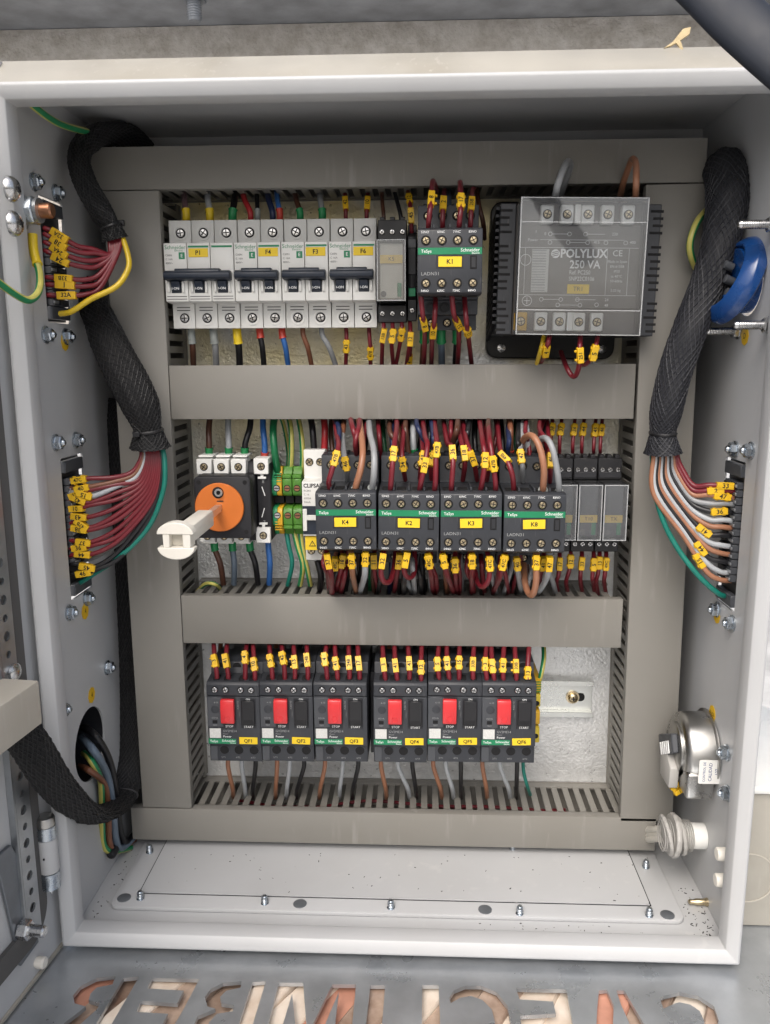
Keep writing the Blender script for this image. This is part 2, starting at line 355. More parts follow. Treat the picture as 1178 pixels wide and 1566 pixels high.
# ---------------------------------------------------------------- cabinet
cab = thing('electrical_cabinet', 'light grey steel electrical cabinet standing open, with ducts and switchgear inside', 'cabinet')
MB().box(-249.3, 249.3, 1, 617, -19, -17.2).build('back_wall', 'paint', cab)
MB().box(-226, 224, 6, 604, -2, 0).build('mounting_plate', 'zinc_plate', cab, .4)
sheet('side_wall', [(-17, 0), (166, 0), (166, 619), (-17, 619)],
      [rrect(86, 125, 460, 546.5, 2), rrect(83, 123, 253, 362, 2), circ(109, 129, 29.5, 40)], 1.6, 'paint', cab, lambda a, b, c: (-248.6+c, b, a))
sheet('side_wall', [(-17, 0), (166, 0), (166, 619), (-17, 619)],
      [rrect(86, 125, 249, 360, 2), circ(106, 486, 24, 40)], 1.6, 'paint', cab, lambda a, b, c: (248.6+c, b, a))
MB().box(-249.5, 249.5, 617.2, 619.2, -19, 156.8).build('top_wall', 'paint', cab)
MB().box(-247.6, 247.6, .4, 2.4, -17, 166).build('floor_wall', 'paint', cab)
rim = MB(); prof = [(-.8, 158), (-.8, 178), (.5, 179.2), (2, 179.1), (8.6, 174.6), (9.5, 161), (1.9, 160.4)]
cs = [(-1, -1), (1, -1), (1, 1), (-1, 1)]; vv = []
for (sx, sz) in cs:
    for (q, d) in prof: vv.append((sx*(250-q), (q if sz < 0 else 601.5-q), d))
n_ = len(prof); fs = []
for i in range(4):
    for j in range(n_): a, b = i, (i+1) % 4; k = (j+1) % n_; fs.append((a*n_+j, a*n_+k, b*n_+k, b*n_+j))
rim.add(vv, fs); rim.build('rim', 'paint', cab, .7, 2)
MB().prism([(178.4, 601.6), (174.5, 601), (157, 614), (157, 620), (159.5, 620)], -251, 251, 'x').build('rain_gutter', 'paint_cream', cab, .5)
# floor: raised gland plate, cover sheet, studs and plugged holes
gp = MB().prism(rrect(-229.5, 223.5, 20, 141, 7), 2.6, 6.2, 'z').build('gland_plate', 'paint', cab, .9, 2)
MB().prism(rrect(-209.5, 200.5, 24, 124, 3), 6.35, 7.4, 'z').build('cover_sheet', 'paint', gp)
sm = MB()
for (x0, x1, d0, d1) in ((-210.6, -209.7, 24, 125), (200.7, 201.6, 24, 125), (-209.6, 200.6, 124.1, 125)): sm.box(x0, x1, 6.25, 6.42, d0, d1)
sm.build('seam', 'hole', gp)
stud = MB().lathe((0, 0, 0), 'z', [(3.2, 0), (3.2, .5), (2.5, .6), (2.5, 5.6), (1.7, 6.8)], 12)
for i in range(3): stud.lathe((0, 1.4+i*1.25, 0), 'z', [(2.3, 0), (2.75, .45), (2.3, .9)], 12)
stud_me = stud.mesh('stud', 'steel_blue')
for (a, b) in ((215, 1374), (405, 1381), (598, 1388), (795, 1397), (993, 1400), (229, 1303), (988, 1326)):
    p = on(a, b, 1, 6.4); inst(stud_me, 'stud', gp, (p[0], 6.3, p[2]))
p = on(784, 1300, 1, 6.4); inst(stud_me, 'stud', gp, (p[0], 6.3, p[2]))
plug = MB().lathe((0, 0, 0), 'z', [(5.4, 0), (5.4, .5), (4.6, .8)], 20).mesh('hole_plug', 'galv_dark')
for (a, b) in ((190, 1373), (459, 1382), (742, 1391), (1021, 1399)):
    p = on(a, b, 1, 6.4); inst(plug, 'hole_plug', gp, (p[0], 6.15, p[2]))
# wall bolts: washer, hex nut, threaded end, pointing inward (built along +x)
def bolt_mesh(name, L, mat='steel_blue', rn=5.2, rs=2.6, wr=6.2):
    b = MB().lathe((0, 0, 0), 'x', [(wr, 0), (wr, 1.1), (wr-.4, 1.3)], 18).lathe((0, 0, 0), 'x', [(rn, 1.3), (rn, 4.6), (rn-.8, 5.4)], 6)
    b.lathe((0, 0, 0), 'x', [(rs, 5), (rs, 5+L-1), (rs-.8, 5+L)], 12)
    for i in range(int((L-1.5)/1.1)): b.lathe((5.4+i*1.1, 0, 0), 'x', [(rs-.05, 0), (rs+.4, .45), (rs-.05, .9)], 12, cap=False)
    return b.mesh(name, mat)
B_short, B_long = bolt_mesh('bolt', 2.6), bolt_mesh('bolt', 19, 'steel')
dome = MB().lathe((0, 0, 0), 'x', [(8, 0), (8, 1), (7.4, 3), (5.6, 5), (2.8, 6), (.3, 6.3)], 24).box(6.05, 6.6, -2.4, 2.4, -.5, .5, 1).box(6.05, 6.62, -.5, .5, -2.4, 2.4, 1).mesh('screw_head', ['steel', 'ink'])
WL, WR = -247.7, 247.7
for (a, b) in ((64, 278), (97, 295), (82, 512), (112, 515), (97, 677), (127, 673), (117, 937), (143, 915), (174, 1021), (106, 1085)):
    p = on(a, b, 0, WL+6); inst(B_short, 'bolt', cab, (WL, p[1], p[2]), (random.uniform(0, 1), 0, 0))
for (a, b) in ((21, 289), (25, 342)):
    p = on(a, b, 0, -237.5); inst(dome, 'screw_head', cab, (-240.2, p[1], p[2]), (random.uniform(0, 1), 0, 0))
small = MB().lathe((0, 0, 0), 'x', [(6, 0), (6, 1), (4.4, 1.2), (4.4, 3), (3.6, 3.8), (.3, 4.2)], 20).box(4.0, 4.45, -2, 2, -.5, .5, 1).box(4.0, 4.46, -.5, .5, -2, 2, 1).mesh('screw_head', ['steel', 'ink'])
for (a, b) in ((106, 1272), (108, 1312)):
    p = on(a, b, 0, WL+3); inst(small, 'screw_head', cab, (WL, p[1], p[2]), (random.uniform(0, 1), 0, 0))
for (a, b, me) in ((1113, 687, B_short), (1136, 689, B_short), (1086, 932, B_short), (1108, 953, B_short), (1100, 1151, B_short), (1101, 1213, B_short)):
    p = on(a, b, 0, WR-6); inst(me, 'bolt', cab, (WR, p[1], p[2]), (random.uniform(0, 1), 0, math.pi))
for (a, b) in ((1172, 343), (1165, 497), (1118, 506)):
    p = on(a, b, 0, WR-6); inst(B_long, 'bolt', cab, (WR, p[1], p[2]), (random.uniform(0, 1), 0, math.pi))
cap_me = MB().lathe((0, 0, 0), 'x', [(5, 0), (5, 7), (4.3, 8)], 20).mesh('plastic_cap', 'ivory')
for (a, b) in ((1104, 1306), (1102, 1346)):
    p = on(a, b, 0, WR-4); inst(cap_me, 'plastic_cap', cab, (WR, p[1], p[2]), (0, 0, math.pi))
stk = MB().lathe((0, 0, 0), 'x', [(6.6, 0), (6.6, .35)], 8).mesh('number_sticker', 'tag_yellow')
fl = Matrix(((0, 0, 1, 0), (1, 0, 0, 0), (0, 1, 0, 0), (0, 0, 0, 1)))     # lettering on a wall facing +x
fr_ = Matrix(((0, 0, -1, 0), (-1, 0, 0, 0), (0, 1, 0, 0), (0, 0, 0, 1)))  # facing -x
for (a, b, t) in ((99, 523, 'H'), (130, 935, '4'), (140, 1063, '4')):
    p = on(a, b, 0, WL); s_ = inst(stk, 'number_sticker', cab, (WL+.1, p[1], p[2])); text(t, s_, .5, 0, 0, 6, 'ink', face=fl)
for (a, b, t) in ((1140, 514, 'D'), (1097, 941, '1'), (1090, 1091, 'BUZZ')):
    p = on(a, b, 0, WR); s_ = inst(stk, 'number_sticker', cab, (WR-.1, p[1], p[2]), (0, 0, math.pi)); text(t, s_, .5, 0, 0, 6 if len(t) < 3 else 3.6, 'ink', face=fl)
# dust and wire clippings on the floor: nobody could count them
db = MB()
def chip(x, z, d, s):
    a = random.uniform(0, 6.28); ca, sa = math.cos(a), math.sin(a); l, ww, h = s*random.uniform(.6, 1.6), s*random.uniform(.25, .6), s*.4
    vs_ = [(x+p*ca-q*sa, z+h*k, d+p*sa+q*ca) for k in (0, 1) for p, q in ((-l, -ww), (l, -ww*.6), (l*.7, ww), (-l, ww*.8))]
    db.add(vs_, [(0, 1, 2, 3), (4, 5, 6, 7), (0, 1, 5, 4), (1, 2, 6, 5), (2, 3, 7, 6), (3, 0, 4, 7)])
for i in range(60): chip(random.uniform(-200, 215), 7.45, random.uniform(58, 122), random.uniform(.25, .75))
for i in range(55): chip(random.gauss(236, 5), 2.5, random.uniform(95, 158), random.uniform(.3, .9))
for i in range(26): chip(random.gauss(-237, 5), 2.5, random.uniform(60, 150), random.uniform(.3, .9))
for i in range(30): chip(random.uniform(60, 215), 2.5, random.uniform(143, 156), random.uniform(.25, .7))
for i in range(60): k = random.random(); chip(random.uniform(-150, 245), 603.5+k*4, 174.8-k*5, random.uniform(.25, .7))
tag(db.build('debris', 'debris'), 'dark dust and wire clippings scattered on the cabinet floor', 'debris', kind='stuff')

# ---------------------------------------------------------------- open door at the left
door = thing('cabinet_door', 'grey cabinet door swung open at the left edge, with gasket and perforated strip', 'door', (-255, 0, 172))
door.rotation_euler = (0, 0, R_(-96.67))
def db_(s0, s1, z0, z1, n0, n1, mb=None): return (mb or MB()).box(s0, s1, z0, z1, -n1, -n0)
db_(-9, 480, -3, 606, -2, 0).build('panel', 'paint', door)
db_(-2, 480, -5, -3.2, -14, 2.5).build('bottom_flange', 'paint_cream', door, .5)
sheet('gasket', rrect(17, 470, 25, 585, 24, 8), [rrect(27, 460, 42, 572, 14, 8)], 3.4, 'gasket', door, lambda a, b, c: (a, b, c-1.9))
hol = [circ(36.5, 55+i*12.5, 2.6 if i % 2 else 3.4, 12) for i in range(42)]
ps = sheet('perforated_strip', [(28.5, 33), (44, 35), (44, 586), (28.5, 586)], hol, 1.8, 'galv', door, lambda a, b, c: (a, b, c-4.2))
db_(44.2, 46, 36, 585, .3, 5).build('strip_flange', 'galv', door)
MB().prism([(30, 22), (52, 20), (66, 112), (50, 112), (44.6, 100), (44.6, 34), (31, 34)], -2.9, -.4, 'd').build('bracket', 'galv_dark', door, .4)
nb = MB().lathe((49, 47, -3.5), (0, 0, -1), [(7, 0), (7, 6), (6, 7)], 6).lathe((49, 47, -3.5), (0, 0, -1), [(4, 6), (4, 17), (3, 18)], 16); nb.build('bolt', 'steel', door)
MB().lathe((33.5, 229, -5.2), (0, 0, -1), [(6, 0), (6, 2), (4.2, 3.4), (.3, 4)], 18).build('bolt', 'steel', door)
MB().lathe((31, 6, 0), (0, 0, -1), [(3.6, 0), (4.2, 2), (4.2, 6), (3.4, 7)], 18).build('buffer', 'ivory', door)
dd = thing('cable_duct', 'beige cable duct fixed across the open door, cut square at its end', 'cable duct', (-255, 0, 172)); dd.rotation_euler = door.rotation_euler
db_(69, 420, 212, 240.5, 22, 47).build('cover', 'duct_door', dd, 1.5, 2)
db_(72, 420, 213.8, 238.7, 1, 21.7).build('base', 'duct_door', dd, .5)
hq = at(74, 1305, 188); hg = thing('door_hinge', 'cylindrical grey hinge between the cabinet and the open door', 'hinge', (hq[0], hq[1]-27, 188))
MB().lathe((0, 13.5, 0), 'z', [(6.6, 0), (6.8, .6), (6.8, 25.4), (6.6, 26)], 24).build('barrel', 'paint', hg)
for a, b in ((.6, 13), (40, 49.5)): MB().lathe((0, a, 0), 'z', [(6.9, 0), (6.9, b-a)], 24).build('bush', 'steel_blue', hg)
MB().lathe((0, 49.8, 0), 'z', [(6.6, 0), (6.6, 5), (6, 6.5), (3, 7)], 24).build('pin_cap', 'nickel', hg)
MB().lathe((0, -5, 0), 'z', [(.9, 0), (.9, 5.4)], 10).build('pin_tip', 'steel', hg)
MB().box(-.6, .6, 0, 1.4, 6.75, 7.4).build('grub_screw', 'ink', hg, loc=(0, 26, 0))

# ---------------------------------------------------------------- wiring ducts
FH = MB().box(-2.8, 2.8, -.8, .8, 10, 55).box(-3.3, 3.3, -.8, .8, 50, 57.2).mesh('finger', 'duct', .35)
FVm = MB().box(-.8, .8, -2.8, 2.8, 10, 55).box(-.8, .8, -3.3, 3.3, 50, 57.2).mesh('finger', 'duct', .35)
def duct(label, x0, x1, z0, z1, vert, sides, ry=0):
    cx, cz = (x0+x1)/2, (z0+z1)/2; hx, hz = (x1-x0)/2, (z1-z0)/2
    t = thing('wiring_duct', label, 'wiring duct', (cx, cz, 0), 'grey slotted wiring ducts', ry)
    MB().box(-hx+1, hx-1, -hz+1, hz-1, .6, 2.4).build('base', 'duct', t)
    c = MB()
    if vert: c.prism([(-hx, 53.5), (-hx+1.3, 53.5), (-hx+1.3, 60.4), (hx-1.3, 60.4), (hx-1.3, 53.5), (hx, 53.5), (hx, 62), (-hx, 62)], -hz, hz, 'z')
    else: c.prism([(53.5, -hz), (53.5, -hz+1.3), (60.4, -hz+1.3), (60.4, hz-1.3), (53.5, hz-1.3), (53.5, hz), (62, hz), (62, -hz)], -hx, hx, 'x')
    c.build('cover', 'duct', t, .55, 2)
    L = hz if vert else hx; n = int((2*L-4)/10)
    for s, full in zip((-1, 1), sides):
        if full is None: continue
        e = (hx if vert else hz)-2.4
        m_ = MB()
        if vert: m_.box(s*e-.8, s*e+.8, -hz+1, hz-1, 2.4, 10 if full else 57)
        else: m_.box(-hx+1, hx-1, s*e-.8, s*e+.8, 2.4, 10 if full else 57)
        m_.build('side_wall', 'duct', t)
        if full:
            for i in range(n):
                q = -L+5+(i+.5)*((2*L-10)/n)
                inst(FVm if vert else FH, 'finger', t, (s*e, q, 0) if vert else (q, s*e, 0))
    return t
duct('grey wiring duct running across the top of the cabinet above the miniature breakers', -234.5, 227, 560.6, 591.5, False, (True, False))
duct('tall grey wiring duct down the left side beside the two left harnesses', -226, -182.6, 45.6, 560, True, (False, True))
duct('tall grey wiring duct down the right side behind the braided sleeve', 187, 231, 41.5, 559.6, True, (True, False), R_(-.72))
a = rect(259, 556, 974, 641, 62)
duct('grey wiring duct between the miniature breaker row and the contactor row', -182, 183.5, a[2], 428.6, False, (True, True))
duct('grey wiring duct between the contactor row and the motor starter row', -182, 183, 198, 239.6, False, (True, True))
duct('grey wiring duct along the bottom under the motor starters', -237, 221, 14, 44.6, False, (False, True))
# a few conductors lying inside the bottom and third duct, glimpsed through the slots
for i, (zz, cl) in enumerate(((29, 'dred'), (32, 'dred'), (25, 'dbrown'), (229, 'dred'), (226, 'black'), (223, 'brown'))):
    P = smooth([(-150+k*60, zz+random.uniform(-2, 2), 30+random.uniform(-8, 8)) for k in range(6)])
    o = MB().tube(P, 1.5, 8).build('wire', 'w_'+cl)
    tag(o, ('dark red', 'deep red', 'dark brown', 'dark red', 'black', 'brown')[i]+' wire lying inside the '+('bottom duct' if i < 3 else 'duct above the motor starters'), 'wire', 'wires lying inside the ducts')
# DIN rails
def rail(zc, x0, x1, label):
    t = thing('mounting_rail', label, 'mounting rail', (0, zc, 0), 'metal mounting rails')
    MB().prism([(.2, -13.5), (1.4, -13.5), (1.4, -14), (6.4, -14), (6.4, -17.5), (7.5, -17.5), (7.5, -12.6), (1.9, -12.6), (1.9, 12.6), (7.5, 12.6), (7.5, 17.5), (6.4, 17.5), (6.4, 14), (1.4, 14), (1.4, 13.5), (.2, 13.5)], x0, x1, 'x').build('profile', 'rail', t, .2)
    return t
rail(498.5, -178, 60, 'metal mounting rail behind the miniature breakers')
rail(315, -168, 176, 'metal mounting rail behind the contactor row')
r3 = rail(128.5, -160, 174.5, 'metal mounting rail with a screw showing right of the motor starters')
MB().lathe((157, 0, 2), 'd', [(6, 0), (6, 1.2), (4.4, 1.3), (4.4, 3.4), (3.4, 4.4), (.3, 4.8)], 20).box(155, 159, -.5, .5, 6.6, 7, 1).box(156.5, 157.5, -2, 2, 6.6, 7.02, 1).build('screw', ['brass', 'ink'], r3)
MB().prism(rrect(160, 168, -4, 4, 3.5), 2, 2.15, 'd').build('slot', 'hole', r3)
# ---------------------------------------------------------------- shared small parts
def screw(name, r, mats, slot='cross', ring=1.35):
    b = MB().lathe((0, 0, 0), 'd', [(r*ring, -.2), (r*ring, .12)], 18, 1).lathe((0, 0, .1), 'd', [(r, 0), (r, .7), (r*.86, 1.05), (.2, 1.15)], 18, 0)
    b.box(-r*.8, r*.8, -r*.13, r*.13, .9, 1.32, 1)
    if slot == 'cross': b.box(-r*.13, r*.13, -r*.8, r*.8, .9, 1.33, 1)
    return b.mesh(name, mats)
S_mcb = screw('terminal_screw', 2.9, ['steel', 'hole'], ring=1.3)
S_con = screw('terminal_screw', 2.3, ['brass', 'hole'], ring=1.5)
S_qf = screw('terminal_screw', 2.2, ['steel', 'hole'], ring=1.35)
S_rel = screw('terminal_screw', 1.9, ['steel', 'hole'], ring=1.2)
S_sw = screw('terminal_screw', 2.6, ['brass', 'hole'], ring=1.25)
def sc_inst(me, parent, x, z, d):
    return inst(me, 'terminal_screw', parent, (x, z, d), (0, random.uniform(0, 3.1), 0))
ring_mcb = MB().lathe((0, 0, 0), 'd', [(5.6, 0), (5.6, .5), (4.2, .5), (4.0, 0)], 24, cap=False).mesh('terminal_ring', 'mcb_white')

# ---------------------------------------------------------------- miniature circuit breakers
def mcb(label, x, n, tagtxt, labx, vents):
    t = thing('circuit_breaker', label, 'circuit breaker', (x, 499, 0), 'miniature circuit breakers in the top row')
    pf = [(7, -36), (44, -41.5), (52, -41.5), (52, -22.8), (62, -22.4), (68, -21.6), (68, 21.6), (62, 22.4), (52, 22.6), (52, 40.6), (44, 40.6), (7, 36)]
    for i in range(n):
        x0 = i*18+.25; h = MB().prism(pf, x0, x0+17.5, 'x').build('pole_housing', 'mcb_white', t, .5, 2)
        inst(ring_mcb, 'terminal_ring', h, (x0+9.3, 31, 52.05)); inst(ring_mcb, 'terminal_ring', h, (x0+9.3, -33.5, 52.05))
        sc_inst(S_mcb, t, x0+9.3, 31, 52.15); sc_inst(S_mcb, t, x0+9.3, -33.5, 52.15)
        MB().box(x0+3.4, x0+14, -25.6, -24.9, 51.9, 52.12).box(x0+3.4, x0+14, -27.9, -27.2, 51.9, 52.12).build('vent_groove', 'print_dark', h)
        if vents: MB().box(x0+1, x0+16.5, -20.2, -19.6, 67.9, 68.12).box(x0+1, x0+16.5, -18.2, -17.6, 67.9, 68.12).build('vent_groove', 'print_dark', h)
        # dark toggle well with its marked rocker
        MB().box(x0+4.6, x0+12.6, -15.4, -6, 66, 68.3).build('toggle_well', 'handle_blue', t, .3)
        tg = MB().prism([(68.3, -14.4), (70.4, -13.6), (72.4, -6.6), (68.3, -6.2)], x0+5.2, x0+12, 'x').build('toggle', 'handle_blue', t, .4)
        text('I-ON', tg, x0+8.6, -12.2, 71.1, 2.7, 'print')
        for xx in (x0+2.2, x0+13.2): MB().prism([(68, -15.6), (70, -14.6), (70.4, -6.8), (68, -6.2)], xx, xx+1.8, 'x').build('cheek', 'mcb_white', t, .3)
    wd = n*18
    hb = [(68.3, -6.4), (75, -6), (77.5, -4.4), (77.5, -1), (74, .8), (68.3, .6)]
    MB().prism(hb, 1.5, wd-1.7, 'x').build('handle_bar', 'handle_blue', t, .7, 2)
    MB().prism([(74, -.6), (76, -.6), (75, 2.2), (69, 2.4), (68.5, .2)], wd*.18, wd*.82, 'x').build('handle_grip', 'handle_blue', t, .6, 2)
    lx0, lx1 = labx
    for i in range(n):
        if i*18+9 > lx0-3: MB().box(i*18+1.2, i*18+17, 18.2, 19.6, 67.95, 68.2).build('stripe', 'print_green', t)
    MB().box(lx0, lx1, 11.2, 17.6, 68.05, 68.5).build('name_label', 'label_yellow', t, .15)
    text(tagtxt, t, (lx0+lx1)/2, 14.2, 68.6, 4.6, 'ink', bold=.0002)
    text('Schneider', t, 1.0, 18.4, 68.15, 4.1, 'print_green', 'LEFT'); text('Electric', t, 8.6, 16.1, 68.15, 2.2, 'print_green', 'LEFT')
    MB().box(11.8, 16.4, 9.8, 14.8, 68.02, 68.2).build('emblem', 'print_green', t); text('E', t, 14.1, 12.2, 68.3, 3.6, 'print')
    for k, s in enumerate(('C60N', 'C 16A', '400V~')): text(s, t, 1.4, 12.6-k*2.9, 68.15, 2.1, 'print_dark', 'LEFT')
    return t
mcb('three-pole white circuit breaker tagged P1, leftmost in the top row', -179.6, 3, 'P1', (19.5, 34.5), True)
mcb('two-pole white circuit breaker tagged F4, between breakers P1 and F3', -125.4, 2, 'F4', (19, 34), False)
mcb('two-pole white circuit breaker tagged F3, between breakers F4 and F6', -89.2, 2, 'F3', (19, 34), False)
mcb('two-pole white circuit breaker tagged F6, rightmost of the white breakers', -53, 2, 'F6', (19, 34), False)

# ---------------------------------------------------------------- plug-in relays under clear covers
def relay(label, x, z, wd, inner, lab, nscrew, grp):
    t = thing('plug_in_relay', label, 'relay', (x, z, 0), grp)
    h = wd/2-.3
    MB().prism([(7, -34), (46, -37), (60, -37), (60, -24), (50, -23), (50, 21.5), (60, 22), (60, 39), (46, 39), (7, 35)], -h, h, 'x').build('socket', 'black', t, .5)
    for i in range(nscrew):
        xx = (i-(nscrew-1)/2)*(wd-7)/max(1, nscrew-1)
        sc_inst(S_rel, t, xx, 30, 60.1); sc_inst(S_rel, t, xx, -30.5, 60.1)
        MB().box(xx-1.9, xx+1.9, 36, 41.5, 48, 57).build('entry_collar', 'black', t, .4)
    MB().box(-h+2.2, h-2.2, -20.5, 19.5, 50.2, 78).build('relay_body', inner, t, .6)
    MB().box(h-6.6, h-3.4, -19, -9, 78.1, 79.4).build('test_lever', 'green', t, .3)
    MB().lathe((-h+5, -17, 78.1), 'd', [(2.2, 0), (2.2, .8)], 16).build('contact_mark', 'print_dark', t)
    c = MB().box(-h+.3, h-.3, -22.4, 21.6, 83.2, 84.4).box(-h+.3, -h+1.3, -22.4, 21.6, 52, 83.1).box(h-1.3, h-.3, -22.4, 21.6, 52, 83.1).box(-h+1.4, h-1.4, 20.6, 21.6, 52, 83.1).box(-h+1.4, h-1.4, -22.4, -21.4, 52, 83.1)
    c.build('clear_cover', 'clear', t)
    e = MB()
    for xx in (-h+.3, h-1.0): e.box(xx, xx+.7, -22.4, 21.6, 84.5, 84.9)
    e.box(-h+1.1, h-1.1, 20.8, 21.5, 84.5, 84.9).box(-h+1.1, h-1.1, -22.3, -21.6, 84.5, 84.9).build('cover_edge', 'clear_edge', t)
    if lab is not None:
        MB().box(-h+2.6, h-2.6, lab[1], lab[1]+6, 79.6, 80).build('name_label', 'label_old', t)
        if lab[0]: text(lab[0], t, 0, lab[1]+3, 80.2, 4, 'ink')
    return t
relay('relay under a tall clear cover between breaker F6 and contactor K1', -4.8, 498, 22.6, 'relay_in', ('K5', 5), 3, 'relays under clear covers')
for i, (l, s) in enumerate((('partly hidden clear-covered relay just right of contactor K8', ''), ('clear-covered relay tagged T10, middle of the three at the right', 'T10'), ('clear-covered relay tagged TX, rightmost of the contactor row', 'TX'))):
    relay(l, 126.2+i*19.3+3, 316, 19.2, 'slate_light', (s, -9), 3, 'relays under clear covers')
    # smooth black spacer panel under the terminals
    MB().box(-8.6, 8.6, 23.4, 28.2, 60.1, 60.9).build('face_panel', 'anthracite', [o for o in COL.objects if o.get('label') == l][0], .4)
fz = thing('fuse_terminal', 'slim black fuse terminal squeezed between the clear relay and contactor K1', 'terminal', (10.4, 498, 0))
MB().prism([(7, -30), (50, -36), (58, -36), (58, -20), (66, -18), (66, 26), (54, 30), (54, 36), (7, 34)], -3.4, 3.4, 'x').build('body', 'black', fz, .5)
MB().box(-2.8, 2.8, -2, 17, 66.1, 67.4).build('cover', 'anthracite', fz, .3); MB().box(-2.6, 2.6, -18, -12, 66.1, 67.6).build('lever', 'dgreen' if 0 else 'green', fz, .3)
sc_inst(S_rel, fz, 0, -28, 58.1); MB().box(-2.9, 2.9, 17.6, 24, 66.1, 66.6).build('upper_cover', 'slate_light', fz, .2)

# ---------------------------------------------------------------- contactors with front auxiliary blocks
def contactor(label, x, z, nm):
    t = thing('contactor', label, 'contactor', (x, z, 0), 'contactors with green-banded front blocks', R_(random.uniform(-.5, .5)))
    b = MB().prism([(4, -36), (45, -38), (60, -45), (66, -45), (66, -34.4), (80, -34), (80, -24), (85.6, -23), (85.6, 23), (80, 24), (80, 44), (62, 45), (45, 40), (4, 37)], -22.3, 22.3, 'x')
    b.build('body', 'slate', t, .6, 2)
    for i, xx in enumerate((-15, -4.4, 6.2, 16)):
        sc_inst(S_con, t, xx, 36.5, 80.1)
        if i < 3: MB().lathe((xx+2, -29, 80.05), 'd', [(4, -.1), (4, .6), (3, .7), (2.8, .1), (.2, .1)], 18).build('terminal_cap', 'anthracite', t)
        MB().box(xx-3.4, xx+3.4, 42.8, 46, 60, 74).build('entry_collar', 'anthracite', t, .5)
    for xx in (-12, 0): sc_inst(S_con, t, xx, -39.5, 66.1)
    a = MB().prism([(86, -22), (112, -22.6), (119, -22.4), (122, -21), (122, 21), (119, 22.4), (104, 22.6), (86, 24)], -22.4, 22.4, 'x').build('auxiliary_block', 'slate', t, .8, 2)
    # top wire chambers seen from above, with ribs between them
    for xx in (-11.2, 0, 11.2): MB().box(xx-.7, xx+.7, 22.7, 25.4, 92, 117).build('rib', 'slate', a, .2)
    for xx in (-16.8, -5.6, 5.6, 16.8):
        MB().prism(rrect(xx-3.4, xx+3.4, 99, 114, 2), 22.4, 22.95, 'z').build('wire_entry', 'hole', a)
        MB().prism(rrect(xx-3.4, xx+3.4, 99, 114, 2), -22.75, -22.3, 'z').build('wire_entry', 'hole', a)
    tops, bots = ('53NO', '61NC', '71NC', '83NO'), ('54NO', '62NC', '72NC', '84NO')
    for i, xx in enumerate((-16.6, -5.6, 5.2, 16)):
        sc_inst(S_con, t, xx, 13.8, 122.1); sc_inst(S_con, t, xx, -14.8, 122.1)
        text(tops[i], a, xx+(-.6), 19.3, 122.15, 2.2, 'print', sx=.95); text(bots[i], a, xx-.6, -19.8, 122.15, 2.2, 'print', sx=.95)
    MB().box(-22.1, 22.1, 4.4, 9, 121.9, 122.3).build('green_band', 'green', t, .1)
    text('TeSys', t, -20, 6.6, 122.4, 3.1, 'print', 'LEFT'); text('Schneider', t, 20.4, 7.2, 122.4, 3.3, 'print', 'RIGHT'); text('Electric', t, 20.4, 5.1, 122.4, 1.8, 'print', 'RIGHT')
    fr = MB().box(-9.8, 9.2, -4.9, 4.1, 121.8, 122.25); fr.build('label_frame', 'anthracite', t)
    lo = random.uniform(-.5, .5); MB().obox((-.3+lo, -.45, 122.6), 8.1, 3.45, .3, random.uniform(-.02, .02)).build('name_label', 'label_yellow', t, .2); text(nm, t, -.3+lo, -.5, 123.02, 4.4, 'ink', bold=.0002)
    MB().box(14, 18.6, -5.4, 3.6, 121.8, 122.3).box(14.9, 17.7, -4.4, 2.6, 122.2, 122.7, 1).build('indicator_slot', ['hole', 'anthracite'], t)
    text('LADN31', t, -20, -8.4, 122.15, 3.2, 'print_dim', 'LEFT', sx=1.1)
    return t
contactor('dark grey contactor tagged K1 with a green band, alone in the top row', 37.2, 499.6, 'K1')
contactor('dark grey contactor tagged K4 with a green band, next to the slim white breaker', -37.3, 315.6, 'K4')
contactor('dark grey contactor tagged K2 with a green band, between K4 and K3', 8.9, 315.2, 'K2')
contactor('dark grey contactor tagged K3 with a green band, between K2 and K8', 54.6, 315.2, 'K3')
contactor('dark grey contactor tagged K8 with a green band, next to the small clear relays', 100.8, 314.6, 'K8')

